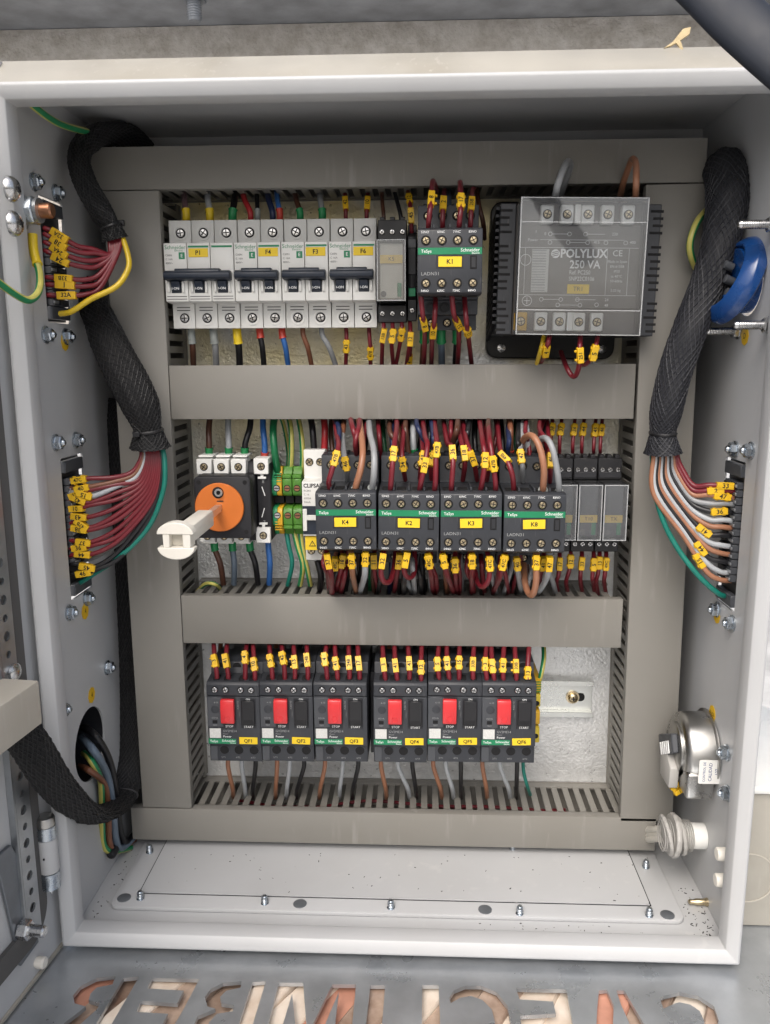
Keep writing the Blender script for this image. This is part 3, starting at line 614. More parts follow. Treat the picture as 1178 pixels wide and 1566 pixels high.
# ---------------------------------------------------------------- motor protection switches
def starter(label, x, nm, dz):
    t = thing('motor_starter', label, 'motor starter', (x+random.uniform(-.15, .15), 138+dz+random.uniform(-.3, .3), 0), 'motor starters in the bottom row', R_(random.uniform(-.35, .35)))
    MB().prism([(5, -30), (50, -36), (81.6, -36), (81.6, -20.4), (84.8, -19.8), (84.8, 23.2), (70, 23.6), (66, 46), (40, 47), (5, 40)], -22, 22, 'x').build('body', 'slate', t, .6, 2)
    au = MB().prism([(66, 24), (85.4, 24), (85.4, 33.6), (83.5, 35.4), (66, 37)], -21.8, 21.8, 'x').build('auxiliary_block', 'slate', t, .5, 2)
    for xx in (-14.7, -5.8, 6.7, 15.3): 
        sc_inst(S_qf, t, xx, 29.2, 85.5)
        MB().prism(rrect(xx-2.6, xx+2.6, 71, 81, 1.6), 35.6, 36.6, 'z').build('wire_entry', 'hole', au)
    for xx in (-13, 0, 13): MB().lathe((xx, 42, 66.6), 'd', [(3.6, -.8), (3.6, .2)], 14).build('terminal_hole', 'hole', t)
    MB().box(-21.6, -8.8, -3.6, 22.3, 84.7, 85.5).build('clear_flap', 'slate_light', t, .3)
    MB().lathe((-15, 12, 85.5), 'd', [(3.4, 0), (3.4, .3), (2.6, .5), (.2, .5)], 16).build('setting_dial', 'slate', t)
    MB().box(-17.6, -13.6, -.4, 2.4, 85.4, 85.8).build('test_hole', 'hole', t)
    text('I/O>A', t, -15.6, 4.4, 85.65, 2, 'print_dim'); text('6-10', t, -14, 18, 85.65, 2, 'print_dim'); text('TEST', t, -15.6, -2, 85.65, 1.7, 'print_dim')
    MB().box(-10.4, 2.0, -4.6, 23, 84.7, 85.2).build('button_surround', 'anthracite', t)
    MB().prism([(85.3, .4), (89.4, 1.0), (90.2, 14), (89, 21.4), (85.3, 21.8)], -9.9, 1.4, 'x').build('stop_button', 'red', t, .9, 2)
    MB().lathe((-4.2, 5.4, 89.75), 'd', [(2.7, -.1), (2.7, .35), (2.2, .4), (2.1, .1), (.2, .05)], 18).build('button_mark', 'red', t)
    MB().box(6.2, 18.6, -4.4, 21.8, 84.6, 85.3).build('start_surround', 'anthracite', t, .2)
    MB().box(7.2, 17.8, -1.4, 20.2, 85.2, 87).build('start_button', 'black', t, .5)
    for k in range(4): MB().box(8.4, 16.6, -.6+k*1.1, -.2+k*1.1, 86.95, 87.3).build('grip_ridge', 'black', t)
    text('STOP', t, -3.8, -3, 85.35, 2.7, 'print'); text('START', t, 12.4, -3.2, 85.45, 2.7, 'print'); text('ON', t, 12.4, 21.1, 85.45, 2.2, 'print')
    text('PUSH TO', t, 4, 15.8, 84.95, 1.8, 'print_dim', rot=math.pi/2); text('GV2ME14', t, -9.4, -7.4, 84.95, 2.8, 'print_dim', 'LEFT'); text('Power', t, -9.4, -12.3, 84.95, 2.6, 'print', 'LEFT'); text('Motor', t, -9.4, -9.9, 84.95, 1.7, 'print_dim', 'LEFT')
    MB().box(-20.6, -11.2, -13.6, -5.2, 84.7, 85.05).build('sticker', 'sticker', t)
    MB().box(-21.8, 1.4, -18.7, -14.3, 84.7, 85.1).build('green_band', 'green', t)
    text('TeSys', t, -20.6, -16.5, 85.2, 2.9, 'print', 'LEFT'); text('Schneider', t, 1, -16, 85.2, 2.9, 'print', 'RIGHT'); text('Electric', t, 1, -17.9, 85.2, 1.5, 'print', 'RIGHT')
    lo = random.uniform(-.5, .5); MB().obox((11.2+lo, -15.6, 85.05), 7.6, 3, .35, random.uniform(-.03, .03)).build('name_label', 'label_yellow', t, .2); text(nm, t, 11.2+lo, -15.7, 85.52, 4.2, 'ink', bold=.0002)
    for i, xx in enumerate((-9.6, 2.6, 15.4)):
        MB().lathe((xx, -25.8, 81.6), 'd', [(3.8, -.3), (3.8, .14)], 18).build('terminal_hole', 'hole', t)
        MB().lathe((xx, -25.8, 81.6), 'd', [(4.4, 0), (4.4, .4), (3.8, .4), (3.8, 0)], 18, cap=False).build('terminal_ring', 'slate', t)
        text(('2/T1', '4/T2', '6/T3')[i], t, xx-1, -32.6, 81.75, 2, 'print_dim')
    MB().box(-21.4, -15.4, -35.2, -22.2, 81.6, 82).build('corner_panel', 'slate_light', t, .2)
    return t
QX = (-136.2, -92.1, -47.6, 1.6, 46, 89.9)
QN = ('QF1', 'QF2', 'QF3', 'QF4', 'QF5', 'QF6')
for i in range(6):
    where = ('leftmost in the bottom row', 'second from the left', 'third, left of the narrow gap', 'just right of the narrow gap', 'second from the right', 'beside the bare rail end')[i]
    starter('motor starter with red stop button tagged '+QN[i]+', '+where, QX[i], QN[i], (-.4, 0, .6, 1.3, 1.9, 2.6)[i])
MB().box(-24.8, -21.2, 96, 170, 5, 52).build('end_stop', 'anthracite', None, .4)
tag(COL.objects['end_stop'], 'narrow dark end stop filling the gap between starters QF3 and QF4', 'end stop')

# ---------------------------------------------------------------- rotary isolator with orange disc and loose white shaft coupling
t = thing('rotary_isolator', 'rotary isolator switch with an orange disc and a long shaft', 'isolator switch', (-140, 317.5, 0))
MB().prism([(5, -30), (50, -33), (50, 24), (46, 33), (5, 30)], -25, 22.8, 'x').build('body', 'switch_black', t, .6)
MB().prism(rrect(-22.5, 22.6, -25.5, 24.4, 3), 50.3, 76, 'd').build('face_block', 'switch_black', t, .8, 2)
for xx in (-18.6, 18.4):
    for zz in (-20, 20): MB().lathe((xx, zz, 76), 'd', [(1.8, -.2), (1.8, .25)], 10).build('corner_hole', 'hole', t)
for i in range(3):
    x0 = -25.5+i*14.2
    for s, zz in ((1, 29.6), (-1, -28.5)):
        MB().box(x0, x0+12.4, zz-(6.2 if s > 0 else 5), zz+6.2, 36, 55.6).build('terminal', 'white', t, .5)
        MB().box(x0+1, x0+13, zz+(7.4 if s > 0 else -7), zz+(9 if s > 0 else -5.4), 30, 52).build('terminal_lip', 'white', t, .3)
        sc_inst(S_sw, t, x0+6.2, zz, 55.7)
ax_ = MB().prism(rrect(23, 34.6, -33.5, 32.5, 3), 6, 52, 'd').build('auxiliary_pole', 'switch_black', t, .8)
for zz in (30, -27.5):
    MB().box(21.6, 33.6, zz-6.4, zz+6.6, 38, 55.8).build('terminal', 'white', t, .5); sc_inst(S_sw, t, 27.8, zz, 55.9)
    s = -1 if zz > 0 else 1
    MB().box(26.6, 29, zz+s*6.4-.2, zz+s*9.6, 52.3, 54).box(24.4, 31.2, zz+s*9.6-.9, zz+s*9.6+.9, 52.3, 54.2).build('latch', 'white', t, .2)
MB().obox((28.4, 9, 52.2), .3, 4, .25, .3).obox((27.6, -9, 52.2), .3, 4, .25, -.3).build('contact_symbol', 'print', ax_)
text('8', ax_, 28.4, 17, 52.4, 4, 'print_dim'); text('7', ax_, 28.4, -17, 52.4, 4, 'print_dim')
MB().lathe((-2.2, .2, 76.2), 'd', [(19.4, 0), (19.6, .6), (19.6, 2.4), (19, 3)], 48).build('disc', 'orange', t)
MB().lathe((-2.6, 12.2, 79), 'd', [(4.6, .1), (4.6, .5), (.3, .5)], 24).lathe((-1.6, 12.6, 79.4), 'd', [(3.2, .1), (3.2, 2.6), (1.7, 2.6), (1.6, .6)], 20, 1, cap=False).build('lock_hole', ['hole', 'steel'], t)
MB().box(-3.6, 1.4, 5, 5.8, 79.2, 79.7).build('pointer_slot', 'ink', t)
# square shaft, then the white coupling clamped on it
A = Vector((-142.4, 317.5, 79)); tip = Vector(at(268, 828, 186))
dv = (tip-A).normalized(); sid = dv.cross(Vector((0, 1, 0))).normalized(); upv = sid.cross(dv)
def obl(mb, c0, c1, hw, hh, mi=0, off=(0, 0), taper=1):
    vs_ = []
    for c, k in ((c0, 1), (c1, taper)):
        for a_, b_ in ((-1, -1), (1, -1), (1, 1), (-1, 1)): vs_.append(tuple(c+sid*(a_*hw*k+off[0])+upv*(b_*hh*k+off[1])))
    return mb.add(vs_, [(0, 1, 2, 3), (4, 5, 6, 7), (0, 1, 5, 4), (1, 2, 6, 5), (2, 3, 7, 6), (3, 0, 4, 7)], mi)
L_ = (tip-A).length; off0 = Vector((-140, 317.5, 0))
obl(MB(), A-off0, A-off0+dv*(L_*.72), 2.6, 2.6).build('shaft', 'rail', t, .2)
k = thing('shaft_coupling', 'white plastic coupling with a split round end on the isolator shaft', 'shaft coupling', tuple(A))
Z3 = Vector((0, 0, 0))
obl(MB(), dv*(L_*.33), dv*(L_*.93), 6.2, 6.2).build('sleeve', 'ivory', k, 1.8, 2)
MB().lathe(tuple(dv*(L_*.37)+sid*6.7), tuple(sid), [(2.2, 0), (2.2, 1.2), (.3, 1.5)], 14).build('grub_screw', 'steel', k)
for s in (1, -1):
    mb = MB(); pts = []
    for i in range(13): th = math.pi*i/12; pts.append((12.6*math.cos(th), s*(4.6+8.2*math.sin(th))))
    vs_ = [tuple(dv*(L_*q)+sid*p[0]+upv*p[1]) for q in (.925, 1.0) for p in pts]
    n2 = len(pts); mb.add(vs_, [tuple(range(n2)), tuple(range(n2, 2*n2))]+[(i, (i+1) % n2, n2+(i+1) % n2, n2+i) for i in range(n2)])
    mb.build('end_lobe', 'ivory', k, .5)
obl(MB(), dv*(L_*.9), dv*(L_*.995), 2.6, 4.6, off=(-7.6, 0)).build('end_web', 'ivory', k, .3)
obl(MB(), dv*(L_*.9), dv*(L_*.995), 2.2, 4.6, off=(6.4, 0)).build('end_web', 'ivory', k, .3)
obl(MB(), dv*(L_*.932), dv*(L_*.94), 5.2, 4.2).build('socket_floor', 'relay_in', k)

# ---------------------------------------------------------------- earth terminals and slim breaker
def pe(label, x, wd, two):
    t = thing('earth_terminal', label, 'earth terminal', (x, 316.5, 0), 'green and yellow earth terminals')
    h = wd/2-.2
    for s in (1, -1):
        pf = [(7, s*3), (44, s*5), (46, s*8), (46, s*19), (40, s*24), (38, s*29), (7, s*25)]
        if two:
            MB().prism(pf, -h, 0, 'x').build('clamp_half', 'pe_green2', t, .4); MB().prism(pf, .1, h, 'x').build('clamp_half', 'amber', t, .4)
            for q in range(4): MB().box(-h*.5, h-.3, s*(17+q*2.2)-.4, s*(17+q*2.2)+.4, 43, 46.2).build('rib', 'pe_green2' if s > 0 else 'amber', t)
        else: 
            MB().prism(pf, -h, h, 'x').build('clamp_half', 'pe_green', t, .4)
            MB().box(-h, h, s*21.4-1.5, s*21.4+1.5, 40, 46.6).build('top_bar', 'pe_green', t, .5)
        MB().lathe((0, s*11.5, 46), 'd', [(2.9, -.2), (2.9, .15)], 18).lathe((0, s*11.5, 46), 'd', [(2.3, .1), (2.3, .5)], 18, 1).box(-2, 2, s*11.5-.35, s*11.5+.35, 46.4, 46.7, 0).build('terminal_screw', ['hole', 'copper' if not two else 'steel'], t)
    MB().box(-h+.5, h-.5, -3, 3, 7, 34).build('bridge', 'dgreen' if 0 else 'ink', t)
    return t
pe('green and yellow ribbed earth terminal beside the rotary isolator', -101.8, 9, True)
pe('plain green earth terminal, left of the pair next to the slim white breaker', -93, 8, False)
pe('plain green earth terminal touching the slim white breaker', -84.8, 8, False)
t = thing('slim_breaker', 'slim white breaker with yellow warning label, half hidden behind contactor K4', 'circuit breaker', (-68.6, 315, 0))
MB().prism([(7, -40), (46, -46), (54, -46), (54, -23), (68, -22.4), (68, 21.8), (60, 22.6), (54, 23), (54, 46), (46, 46), (7, 40)], -8.8, 8.8, 'x').build('housing', 'mcb_white', t, .5, 2)
for xx in (-4.2, 4.4): sc_inst(S_sw, t, xx, 36, 54.1); sc_inst(S_sw, t, xx, -38, 54.1)
MB().box(-8.6, 8.6, -21, 2.2, 67.8, 68.4).build('toggle_well', 'handle_blue', t); MB().box(-8.4, -5, -18, 0, 68.3, 70).box(-4.9, 3, -9, -5, 68.3, 71).build('toggle', 'mcb_white', t, .3)
MB().box(-7.4, 2.6, -34.6, -23.4, 54.6, 66).build('warning_label', 'label_yellow', t); 
w_ = MB().prism([(-4.4, -31.4), (1.4, -31.4), (-1.5, -26.6)], 66.05, 66.25, 'd').prism([(-3.4, -30.8), (.4, -30.8), (-1.5, -27.8)], 66.2, 66.4, 'd', 1); w_.build('warning_symbol', ['ink', 'label_yellow'], t); text('!', t, -1.5, -29.6, 66.5, 3, 'ink')
text('CLIPSAL', t, -7.6, 18.6, 68.15, 4.4, 'ink', 'LEFT', sx=.95, bold=.0003)
for k, s in enumerate(('RCBO', 'C 16', '6000A', '30mA')): text(s, t, -7.4, 14.6-k*3.1, 68.15, 2.2, 'print_dark', 'LEFT')

# earth terminal strip standing at the end of the starter row
t = thing('end_earth_terminal', 'yellow and green earth terminal standing edge-on beside starter QF6', 'earth terminal', (117, 130, 0))
for z0, z1, mt in ((22, 34, 'amber'), (8, 21.6, 'pe_yellow'), (-8, 6, 'amber'), (-25, -9, 'pe_yellow')): MB().prism([(7, z0), (47, z0+1), (50, z0+2), (50, z1-1), (47, z1), (7, z1)], -3.6, 3.6, 'x').build('clamp', mt, t, .5)
for q in range(5): MB().box(-3.2, 3.7, 23.4+q*2.2, 24.2+q*2.2, 49.8, 50.6).build('rib', 'pe_green', t)
for zz in (13, -17): MB().lathe((.5, zz, 50), 'd', [(2.3, -.2), (2.3, .2)], 16).build('screw_hole', 'hole', t)

# ---------------------------------------------------------------- control transformer under a clear cover
t = thing('transformer', 'control transformer with clear cover and white printing, tagged TR1', 'transformer', (130.2, 496.5, 0), ry=R_(1.0))
MB().prism(rrect(-57.5, 48, -64, 60, 9, 6), .8, 13, 'd').build('base_plate', 'black', t, .8)
for xx in (-45, 38): MB().lathe((xx, -56, 13), 'd', [(3.4, 0), (3.4, 1.2), (.2, 2)], 16).build('screw', 'steel', t)
MB().box(-44, 45, -46, 46, 13.2, 90).build('core', 'tr_body', t, .6)
for s, x0, x1 in ((-1, -56, -44.2), (1, 45.2, 60.5)):
    MB().box(x0, x1, -46.5, 47, 13.2, 80).build('side_frame', 'slate', t, .6)
    for k in range(18):
        if k in (4, 12): continue
        zz = 42-k*5; ln = 7 if k % 3 else 9
        e = x0 if s < 0 else x1-ln+1.5
        MB().box(e-.3, e+ln, zz-.9, zz+.9, 79, 80.15).build('vent_slot', 'hole', t)
for k in range(17):
    mb = MB(); zz = 40-k*5.1
    mb.prism([(18, zz-9), (76, zz+3), (76, zz+5), (18, zz-7)], -58.6, -56.1, 'x').build('fin', 'anthracite', t)
pl = MB().box(-43, 43.5, -27.5, 29.5, 90.2, 93).build('print_plate', 'tr_body', t, .3)
for zz, xs, extra in ((37, (-24, -10, 4.6, 18.6, 33), -2.6), (-37.4, (-39.5, -25, -11.6, 2.4, 15.4), -4.2)):
    for i, xx in enumerate(xs):
        am = zz < 0 and i == 0
        MB().box(xx-4.6, xx+4.6, zz-6.6, zz+6.6, 90.2, 96).build('terminal', 'amber' if am else 'white', t, .8)
        sc_inst(S_sw, t, xx, zz, 96.1)
    MB().box(extra-2, extra+2, zz-6.4, zz+6.6, 90.2, 97).build('divider', 'white', t, .3)
D = 93.15
text('POLYLUX', pl, -13, 10.4, D, 8.4, 'print', 'LEFT', sx=.92, bold=.00028); text('250 VA', pl, -6, 2.8, D, 8, 'print', 'LEFT', sx=.9, bold=.00012)
text('Ref: PC250', pl, -6, -2.6, D, 4.2, 'print', 'LEFT', sx=.8); text('SNP22C0106', pl, -6, -7, D, 4.2, 'print', 'LEFT', sx=.8)
text('CE', pl, 27.8, 10.8, D, 6, 'print'); 
for k, s in enumerate(('Made in Spain', 'EN 61558', 'IP20', 'ta 40°C', '50-60Hz', '2.25 kg')): text(s, pl, 28, 5.2-k*3.4-(3 if k == 5 else 0), D, 2.5, 'print')
lg = MB().lathe((-16.4, 10.4, D-.1), 'd', [(3.1, 0), (3.1, .12)], 20)
for q in (-1.3, 0, 1.3): lg.obox((-16.4, 10.4+q, D+.06), 2.4, .3, .05, .25, 1)
lg.build('logo', ['print', 'tr_body'], pl)
bc = MB().box(-33, -21, -16.5, 13.5, D-.1, D+.05)
for q in range(16): bc.box(-32.8, -23, -15.6+q*1.85, -15.2+q*1.85+random.uniform(0, .6), D+.04, D+.12, 1)
bc.build('barcode_patch', ['sticker', 'print_dim'], pl)
ln = MB()
def hl(x0, x1, z): ln.box(x0, x1, z-.14, z+.14, D-.05, D+.06)
def vl(x, z0, z1): ln.box(x-.14, x+.14, z0, z1, D-.05, D+.062)
for z in (14.6, -18.4): hl(-42, 42.4, z)
hl(-28, 32, 20); vl(20.6, -18, 14.2); vl(-38, -18, 14.2); vl(36, -18.2, 14.2)
for (x0, x1, z) in ((-20, -8, 24), (5, 18, 24), (-7, 5, 18.2), (-24, -12, -21.5), (0, 14, -21.5), (-12, 2, -25.4)): hl(x0, x1, z)
for (x, z) in ((-20.8, 24), (-7.2, 24), (4.2, 24), (-7.8, 18.2), (6, 18.2), (19, 18.2), (33, 18.2), (-20.8, 18.2), (-25, -21.5), (-11, -21.5), (1, -21.5), (-13, -25.4), (3, -25.4), (15, -25)):
    ln.lathe((x, z, D-.04), 'd', [(1.5, 0), (1.5, .1), (1.2, .1), (1.2, 0)], 14, cap=False)
ln.lathe((-35.4, -22.6, D-.04), 'd', [(3.6, 0), (3.6, .1), (3.2, .1), (3.2, 0)], 20, cap=False); ln.box(-35.6, -35.2, -25, -20.4, D-.04, D+.05); ln.box(-37.6, -33.2, -22.8, -22.4, D-.04, D+.055)
ln.lathe((-37.6, 6, D-.04), 'd', [(4, 0), (4, .1), (3.6, .1), (3.6, 0)], 20, cap=False); ln.build('wiring_diagram', 'print', pl)
for s, x, z in (('1', -31, 25.4), ('Power', -33, 19.8), ('0', -24.4, 24), ('230', 25, 24), ('400', 38, 18.4), ('415', 12.5, 18.4), ('24', 22, -21.5), ('48', 22, -25.4)): text(s, pl, x, z, D, 2.8, 'print')
MB().box(-6.8, 9, -17.4, -10.8, D-.1, D+.4).build('name_label', 'label_yellow', t, .15); text('TR1', t, 1.1, -14.1, D+.5, 4.4, 'ink')
cv = MB().box(-44, 44.6, -47, 47, 104, 105.3).box(-44, -42.8, -47, 47, 90.5, 103.9).box(43.4, 44.6, -47, 47, 90.5, 103.9).box(-42.7, 43.3, 45.8, 47, 90.5, 103.9).box(-42.7, 43.3, -47, -45.8, 90.5, 103.9)
cv.build('clear_cover', 'clear', t)
e = MB()
for xx in (-44, 43.8): e.box(xx, xx+.8, -47, 47, 105.4, 105.9)
for zz in (-47, 46.2, 30, -30): e.box(-43, 43.6, zz, zz+.6, 105.4, 105.8)
e.build('cover_edge', 'clear_edge', t)
# ---------------------------------------------------------------- wires with clip-on number markers
CN = {'dred': 'dark red', 'red': 'red', 'brown': 'brown', 'dbrown': 'dark brown', 'tan': 'tan brown', 'grey': 'grey', 'lgrey': 'pale grey', 'black': 'black',
      'blue': 'blue', 'dblue': 'dark blue', 'green': 'green', 'teal': 'teal green', 'yellow': 'yellow', 'mauve': 'mauve', 'dgreen': 'dark green', 'gy': 'green and yellow', 'white': 'off-white', 'slateb': 'slate blue'}
mk = MB().box(-2.5, 2.5, -6.2, 6.2, -2.5, 2.7)
for zz in (-3.5, 3.5): mk.box(-3.3, -2.45, zz-1.2, zz+1.2, -1, 1.8).box(2.45, 3.3, zz-1.2, zz+1.2, -1, 1.8)
MK = [mk.mesh('marker', 'tag_yellow', .35)]
mk2 = MB().box(-2.5, 2.5, -6.2, 6.2, -2.5, 2.7).box(2.45, 4.4, 2.6, 4.4, -.8, 1).box(2.45, 4.4, -4.4, -2.6, -.8, 1); MK.append(mk2.mesh('marker', 'tag_yellow', .35))
mk3 = MB().box(-2.5, 2.5, -6.2, 6.2, -2.5, 2.7).box(-1.5, 1.5, -5.6, 5.6, 2.6, 2.9); MK.append(mk3.mesh('marker', 'tag_yellow', .35))
def marker(parent, p, tan, txt, kind=0, sc_=1.0):
    sc_ *= random.uniform(.9, .98)
    """marker clipped round the wire at p, its written face turned outward"""
    tz = V(tan).normalized(); nrm = V((0.05, .05, 1)); nrm = (nrm-tz*nrm.dot(tz)).normalized(); xx = (-nrm).cross(tz)
    if abs(tz.z) > .5 and tz.z < 0: pass
    M4 = Matrix((xx, -nrm, tz)).transposed().to_4x4(); M4.translation = V(p)
    o = link('marker', MK[kind % 3], parent); o.matrix_local = M4 @ Matrix.Scale(sc_, 4)
    flip = tz.z < 0 or (abs(tz.z) < .5 and tz.x < 0)
    if txt: text(txt, o, 0, 0, 3.0 if kind % 3 == 2 else 2.82, 4.9 if len(txt) < 3 else 4, 'ink', rot=(-math.pi/2 if flip else math.pi/2), bold=.0002)
    return o
TN = ['41', '42', '10', '43', '47B', '38', '37', '36', '44', '45', '46', '17', '12', '33', '5', '13', '49C', '47C', '40', '15']
tn_i = [0]
def nxt(): tn_i[0] += 1; return TN[tn_i[0] % len(TN)]
SEEN = {}
def wire(col, rad, pts, desc, tags=(), ferr=None, grp=None, world=False, name='wire', swap=False):
    """pts: (u, v, d) photo point and depth; tags: (arc fraction, text); ferr: (colour, 'start'/'end', length)"""
    P = smooth([p if world else at(*p) for p in pts], 7); rad *= .93
    L = [0]
    for i in range(1, len(P)): L.append(L[-1]+(P[i]-P[i-1]).length)
    mb = MB()
    if col == 'gy': mb.tube(P, rad, 12, 0, two=1); mats = ['w_gy_y', 'w_gy_g'] if not swap else ['w_gy_g', 'w_gy_y']
    else: mb.tube(P, rad, 10); mats = 'w_'+col
    lab = CN[col]+' wire '+desc
    SEEN[lab] = SEEN.get(lab, 0)+1
    o = tag(mb.build(name, mats, None), lab, 'wire', grp)
    for q in tags:
        if isinstance(q[0], str):
            tg = Vector(at(*pts[int(q[0][1])])); j0 = min(range(len(P)), key=lambda j: (P[j]-tg).length); s = L[j0]
        else: s = q[0]*L[-1]
        i = max(j for j in range(len(L)) if L[j] <= s+1e-6); i = min(i, len(P)-2)
        k = (s-L[i])/max(1e-6, L[i+1]-L[i]); p = P[i].lerp(P[i+1], k); tv = P[i+1]-P[i]; marker(o, p, (tv.x, tv.y, tv.z*.6), q[1], q[2] if len(q) > 2 else random.randint(0, 2), q[3] if len(q) > 3 else 1)
    if ferr:
        c_, w_, ln_ = ferr; s = 0; idx = range(len(P)) if w_ == 'start' else range(len(P)-1, -1, -1); idx = list(idx); Q = [P[idx[0]]]
        for a, b in zip(idx, idx[1:]):
            seg = (P[b]-P[a]).length
            if s+seg >= ln_: Q.append(P[a].lerp(P[b], (ln_-s)/seg)); break
            Q.append(P[b]); s += seg
        MB().tube(Q, [rad*1.28]*(len(Q)-1)+[rad*1.45], 12).build('ferrule', 'fer_'+c_, o)
    return o
def ty(v0, v1, vt): return (vt-v0)/(v1-v0)
# row one, above the white breakers: (u at duct, u at terminal, colour, radius, ferrule, tag, text)
G1 = 'wires entering the top-row devices from above'
NB = ('first pole of breaker P1', 'second pole of breaker P1', 'third pole of breaker P1', 'first pole of breaker F4', 'first pole of F4, behind the red one', 'second pole of breaker F4', 'second pole of F4, in front', 'first pole of breaker F3', 'second pole of breaker F3', 'first pole of breaker F6', 'second pole of breaker F6')
for i, (ua, ub, c, r_, fe, tg_) in enumerate(((281, 285, 'mauve', 2.6, 'yellow', 0), (317, 321, 'lgrey', 2.6, 'yellow', 0), (360, 356, 'black', 2.8, 'green', 0), (371, 383, 'red', 2.4, None, 0), (393, 394, 'black', 1.9, 'grey', 0), (409, 417, 'dblue', 2.6, None, 0), (423, 428, 'blue', 2.2, 'red', 0), (451, 459, 'dbrown', 2.3, 'green', 0), (489, 493, 'grey', 2.5, 'green', 0), (528, 529, 'dred', 1.8, None, 'x'), (563, 561, 'dred', 1.8, None, 'x'))):
    wire(c, r_, [(ua, 290, 24), (ua+.3*(ub-ua), 306, 36), (ub, 325, 42), (ub, 346, 38)], 'entering the top of the '+NB[i], [(.52, nxt(), 2, .95)] if tg_ else (), (fe, 'end', 13) if fe else None, G1)
G2 = 'wires leaving the top-row devices downward'
NB2 = ('first pole of breaker P1', 'second pole of breaker P1', 'third pole of breaker P1', 'first pole of breaker F4', 'second pole of breaker F4', 'first pole of breaker F3', 'second pole of breaker F3', 'first pole of breaker F6', 'second pole of breaker F6')
for i, (ua, ub, c, r_, fe, tg_) in enumerate(((292, 296, 'dbrown', 2.6, 'grey', 0), (326, 331, 'grey', 2.8, 'grey', 0), (362, 367, 'black', 3.0, 'yellow', 0), (397, 404, 'black', 2.5, 'red', 0), (431, 441, 'blue', 2.4, 'red', 0), (463, 477, 'brown', 2.2, None, 0), (492, 514, 'grey', 2.4, None, 0), (529, 529, 'dred', 1.8, None, 'x'), (564, 567, 'dred', 1.8, None, 'x'))):
    wire(c, r_, [(ua, 494, 38), (ua+1, 512, 42), ((ua+ub)/2+1, 532, 40), (ub, 560, 30)], 'leaving the bottom of the '+NB2[i], [(.5 if i == 7 else .66, nxt(), 0, .95)] if tg_ else (), (fe, 'start', 17 if i < 3 else 13) if fe else None, G2)
# relay and slim terminal beside K1
wire('dbrown', 1.7, [(584, 288, 25), (585, 310, 40), (587, 330, 46), (587, 342, 44)], 'entering the clear relay by K1, top left', grp=G1)
wire('black', 1.8, [(602, 288, 25), (608, 310, 40), (613, 330, 46), (613, 342, 44)], 'entering the clear relay by K1, top right', grp=G1)
wire('dred', 1.8, [(622, 285, 28), (627, 310, 50), (629, 335, 56), (630, 362, 52)], 'entering the slim black terminal beside K1 from above', [(.42, '12', 0, .9), (.72, '45', 2, .95)], grp=G1)
for i, (u0, v0, u1, tv, c) in enumerate(((586, 482, 584, 512, 'dred'), (600, 482, 602, 514, 'dred'), (614, 482, 605, 507, 'dred'), (627, 488, 621, 519, 'dred'))):
    wire(c, 1.8, [(u0, v0, 52), (u0+1, tv-5, 60), (u0-1, tv+12, 54), (u1, 562, 32)], 'with yellow tag leaving the '+('clear relay by K1, left' if i == 0 else 'clear relay by K1, middle' if i == 1 else 'clear relay by K1, right' if i == 2 else 'slim black terminal beside K1 downward'), [(.33, ('13B', '5', '4', '12')[i], (2, 0, 0, 2)[i], .95)], grp=G2)
wire('dred', 1.7, [(628, 495, 45), (628, 520, 46), (627, 545, 42), (626, 562, 30)], 'with yellow tag behind the slim terminal wire', [(.75, '4', 2, .9)], grp=G2)
# contactor K1
G3 = 'wires at contactor K1'
for i, (pp, tt, c) in enumerate(((((655, 352, 110), (656, 335, 116), (659, 312, 114), (661, 285, 98), (663, 277, 80), (668, 292, 50)), (.27, '8'), 'dred'), (((677, 352, 88), (677, 337, 92), (678, 310, 86), (679, 296, 60), (680, 288, 30)), (.25, '2'), 'dred'),
     (((702, 352, 110), (703, 338, 116), (705, 315, 114), (704, 286, 98), (704, 279, 80), (706, 292, 45)), (.24, '17'), 'dred'), (((719, 352, 88), (720, 337, 92), (721, 310, 86), (723, 290, 60), (727, 285, 30)), (.24, '25B'), 'dred'))):
    wire(c, 2.0, pp, 'with yellow tag on top of contactor K1, '+('first', 'second', 'third', 'fourth')[i]+' from left', [(tt[0], tt[1], (1, 2, 0, 2)[i])], grp=G3)
wire('slateb', 2.6, [(686, 286, 25), (686, 305, 45), (687, 335, 60)], 'rising behind the tags of contactor K1', grp=G3)
wire('dbrown', 2.0, [(729, 288, 30), (733, 315, 40), (739, 340, 40), (741, 365, 20)], 'hanging in a strip at the right of contactor K1', grp=G3)
for i, (pp, tt, c, k) in enumerate(((((643, 446, 108), (645, 465, 106), (647, 485, 104), (650, 510, 85), (648, 562, 32)), (.27, '8'), 'dred', 2), (((666, 452, 90), (666, 470, 100), (664, 495, 98), (661, 525, 75), (660, 562, 30)), (.34, '10'), 'dred', 2),
     (((691, 446, 108), (692, 462, 108), (695, 483, 104), (702, 505, 85), (700, 562, 32)), (.3, '51'), 'dred', 2), (((710, 450, 90), (712, 475, 100), (714, 498, 98), (717, 520, 70), (722, 562, 30)), (.38, '12'), 'dred', 0))):
    wire(c, 2.0, pp, 'with yellow tag under contactor K1, '+('first', 'second', 'third', 'fourth')[i]+' from left', [(tt[0], tt[1], k)], grp=G3)
for i, (u0, u1, c) in enumerate(((649, 646, 'dbrown'), (675, 676, 'slateb'), (699, 697, 'black'))):
    wire(c, 3.0, [(u0, 500, 52), (u0, 520, 50), ((u0+u1)/2, 540, 40), (u1, 562, 28)], 'with green ferrule under contactor K1, '+('left', 'middle', 'right')[i], (), ('green', 'start', 12), G3)
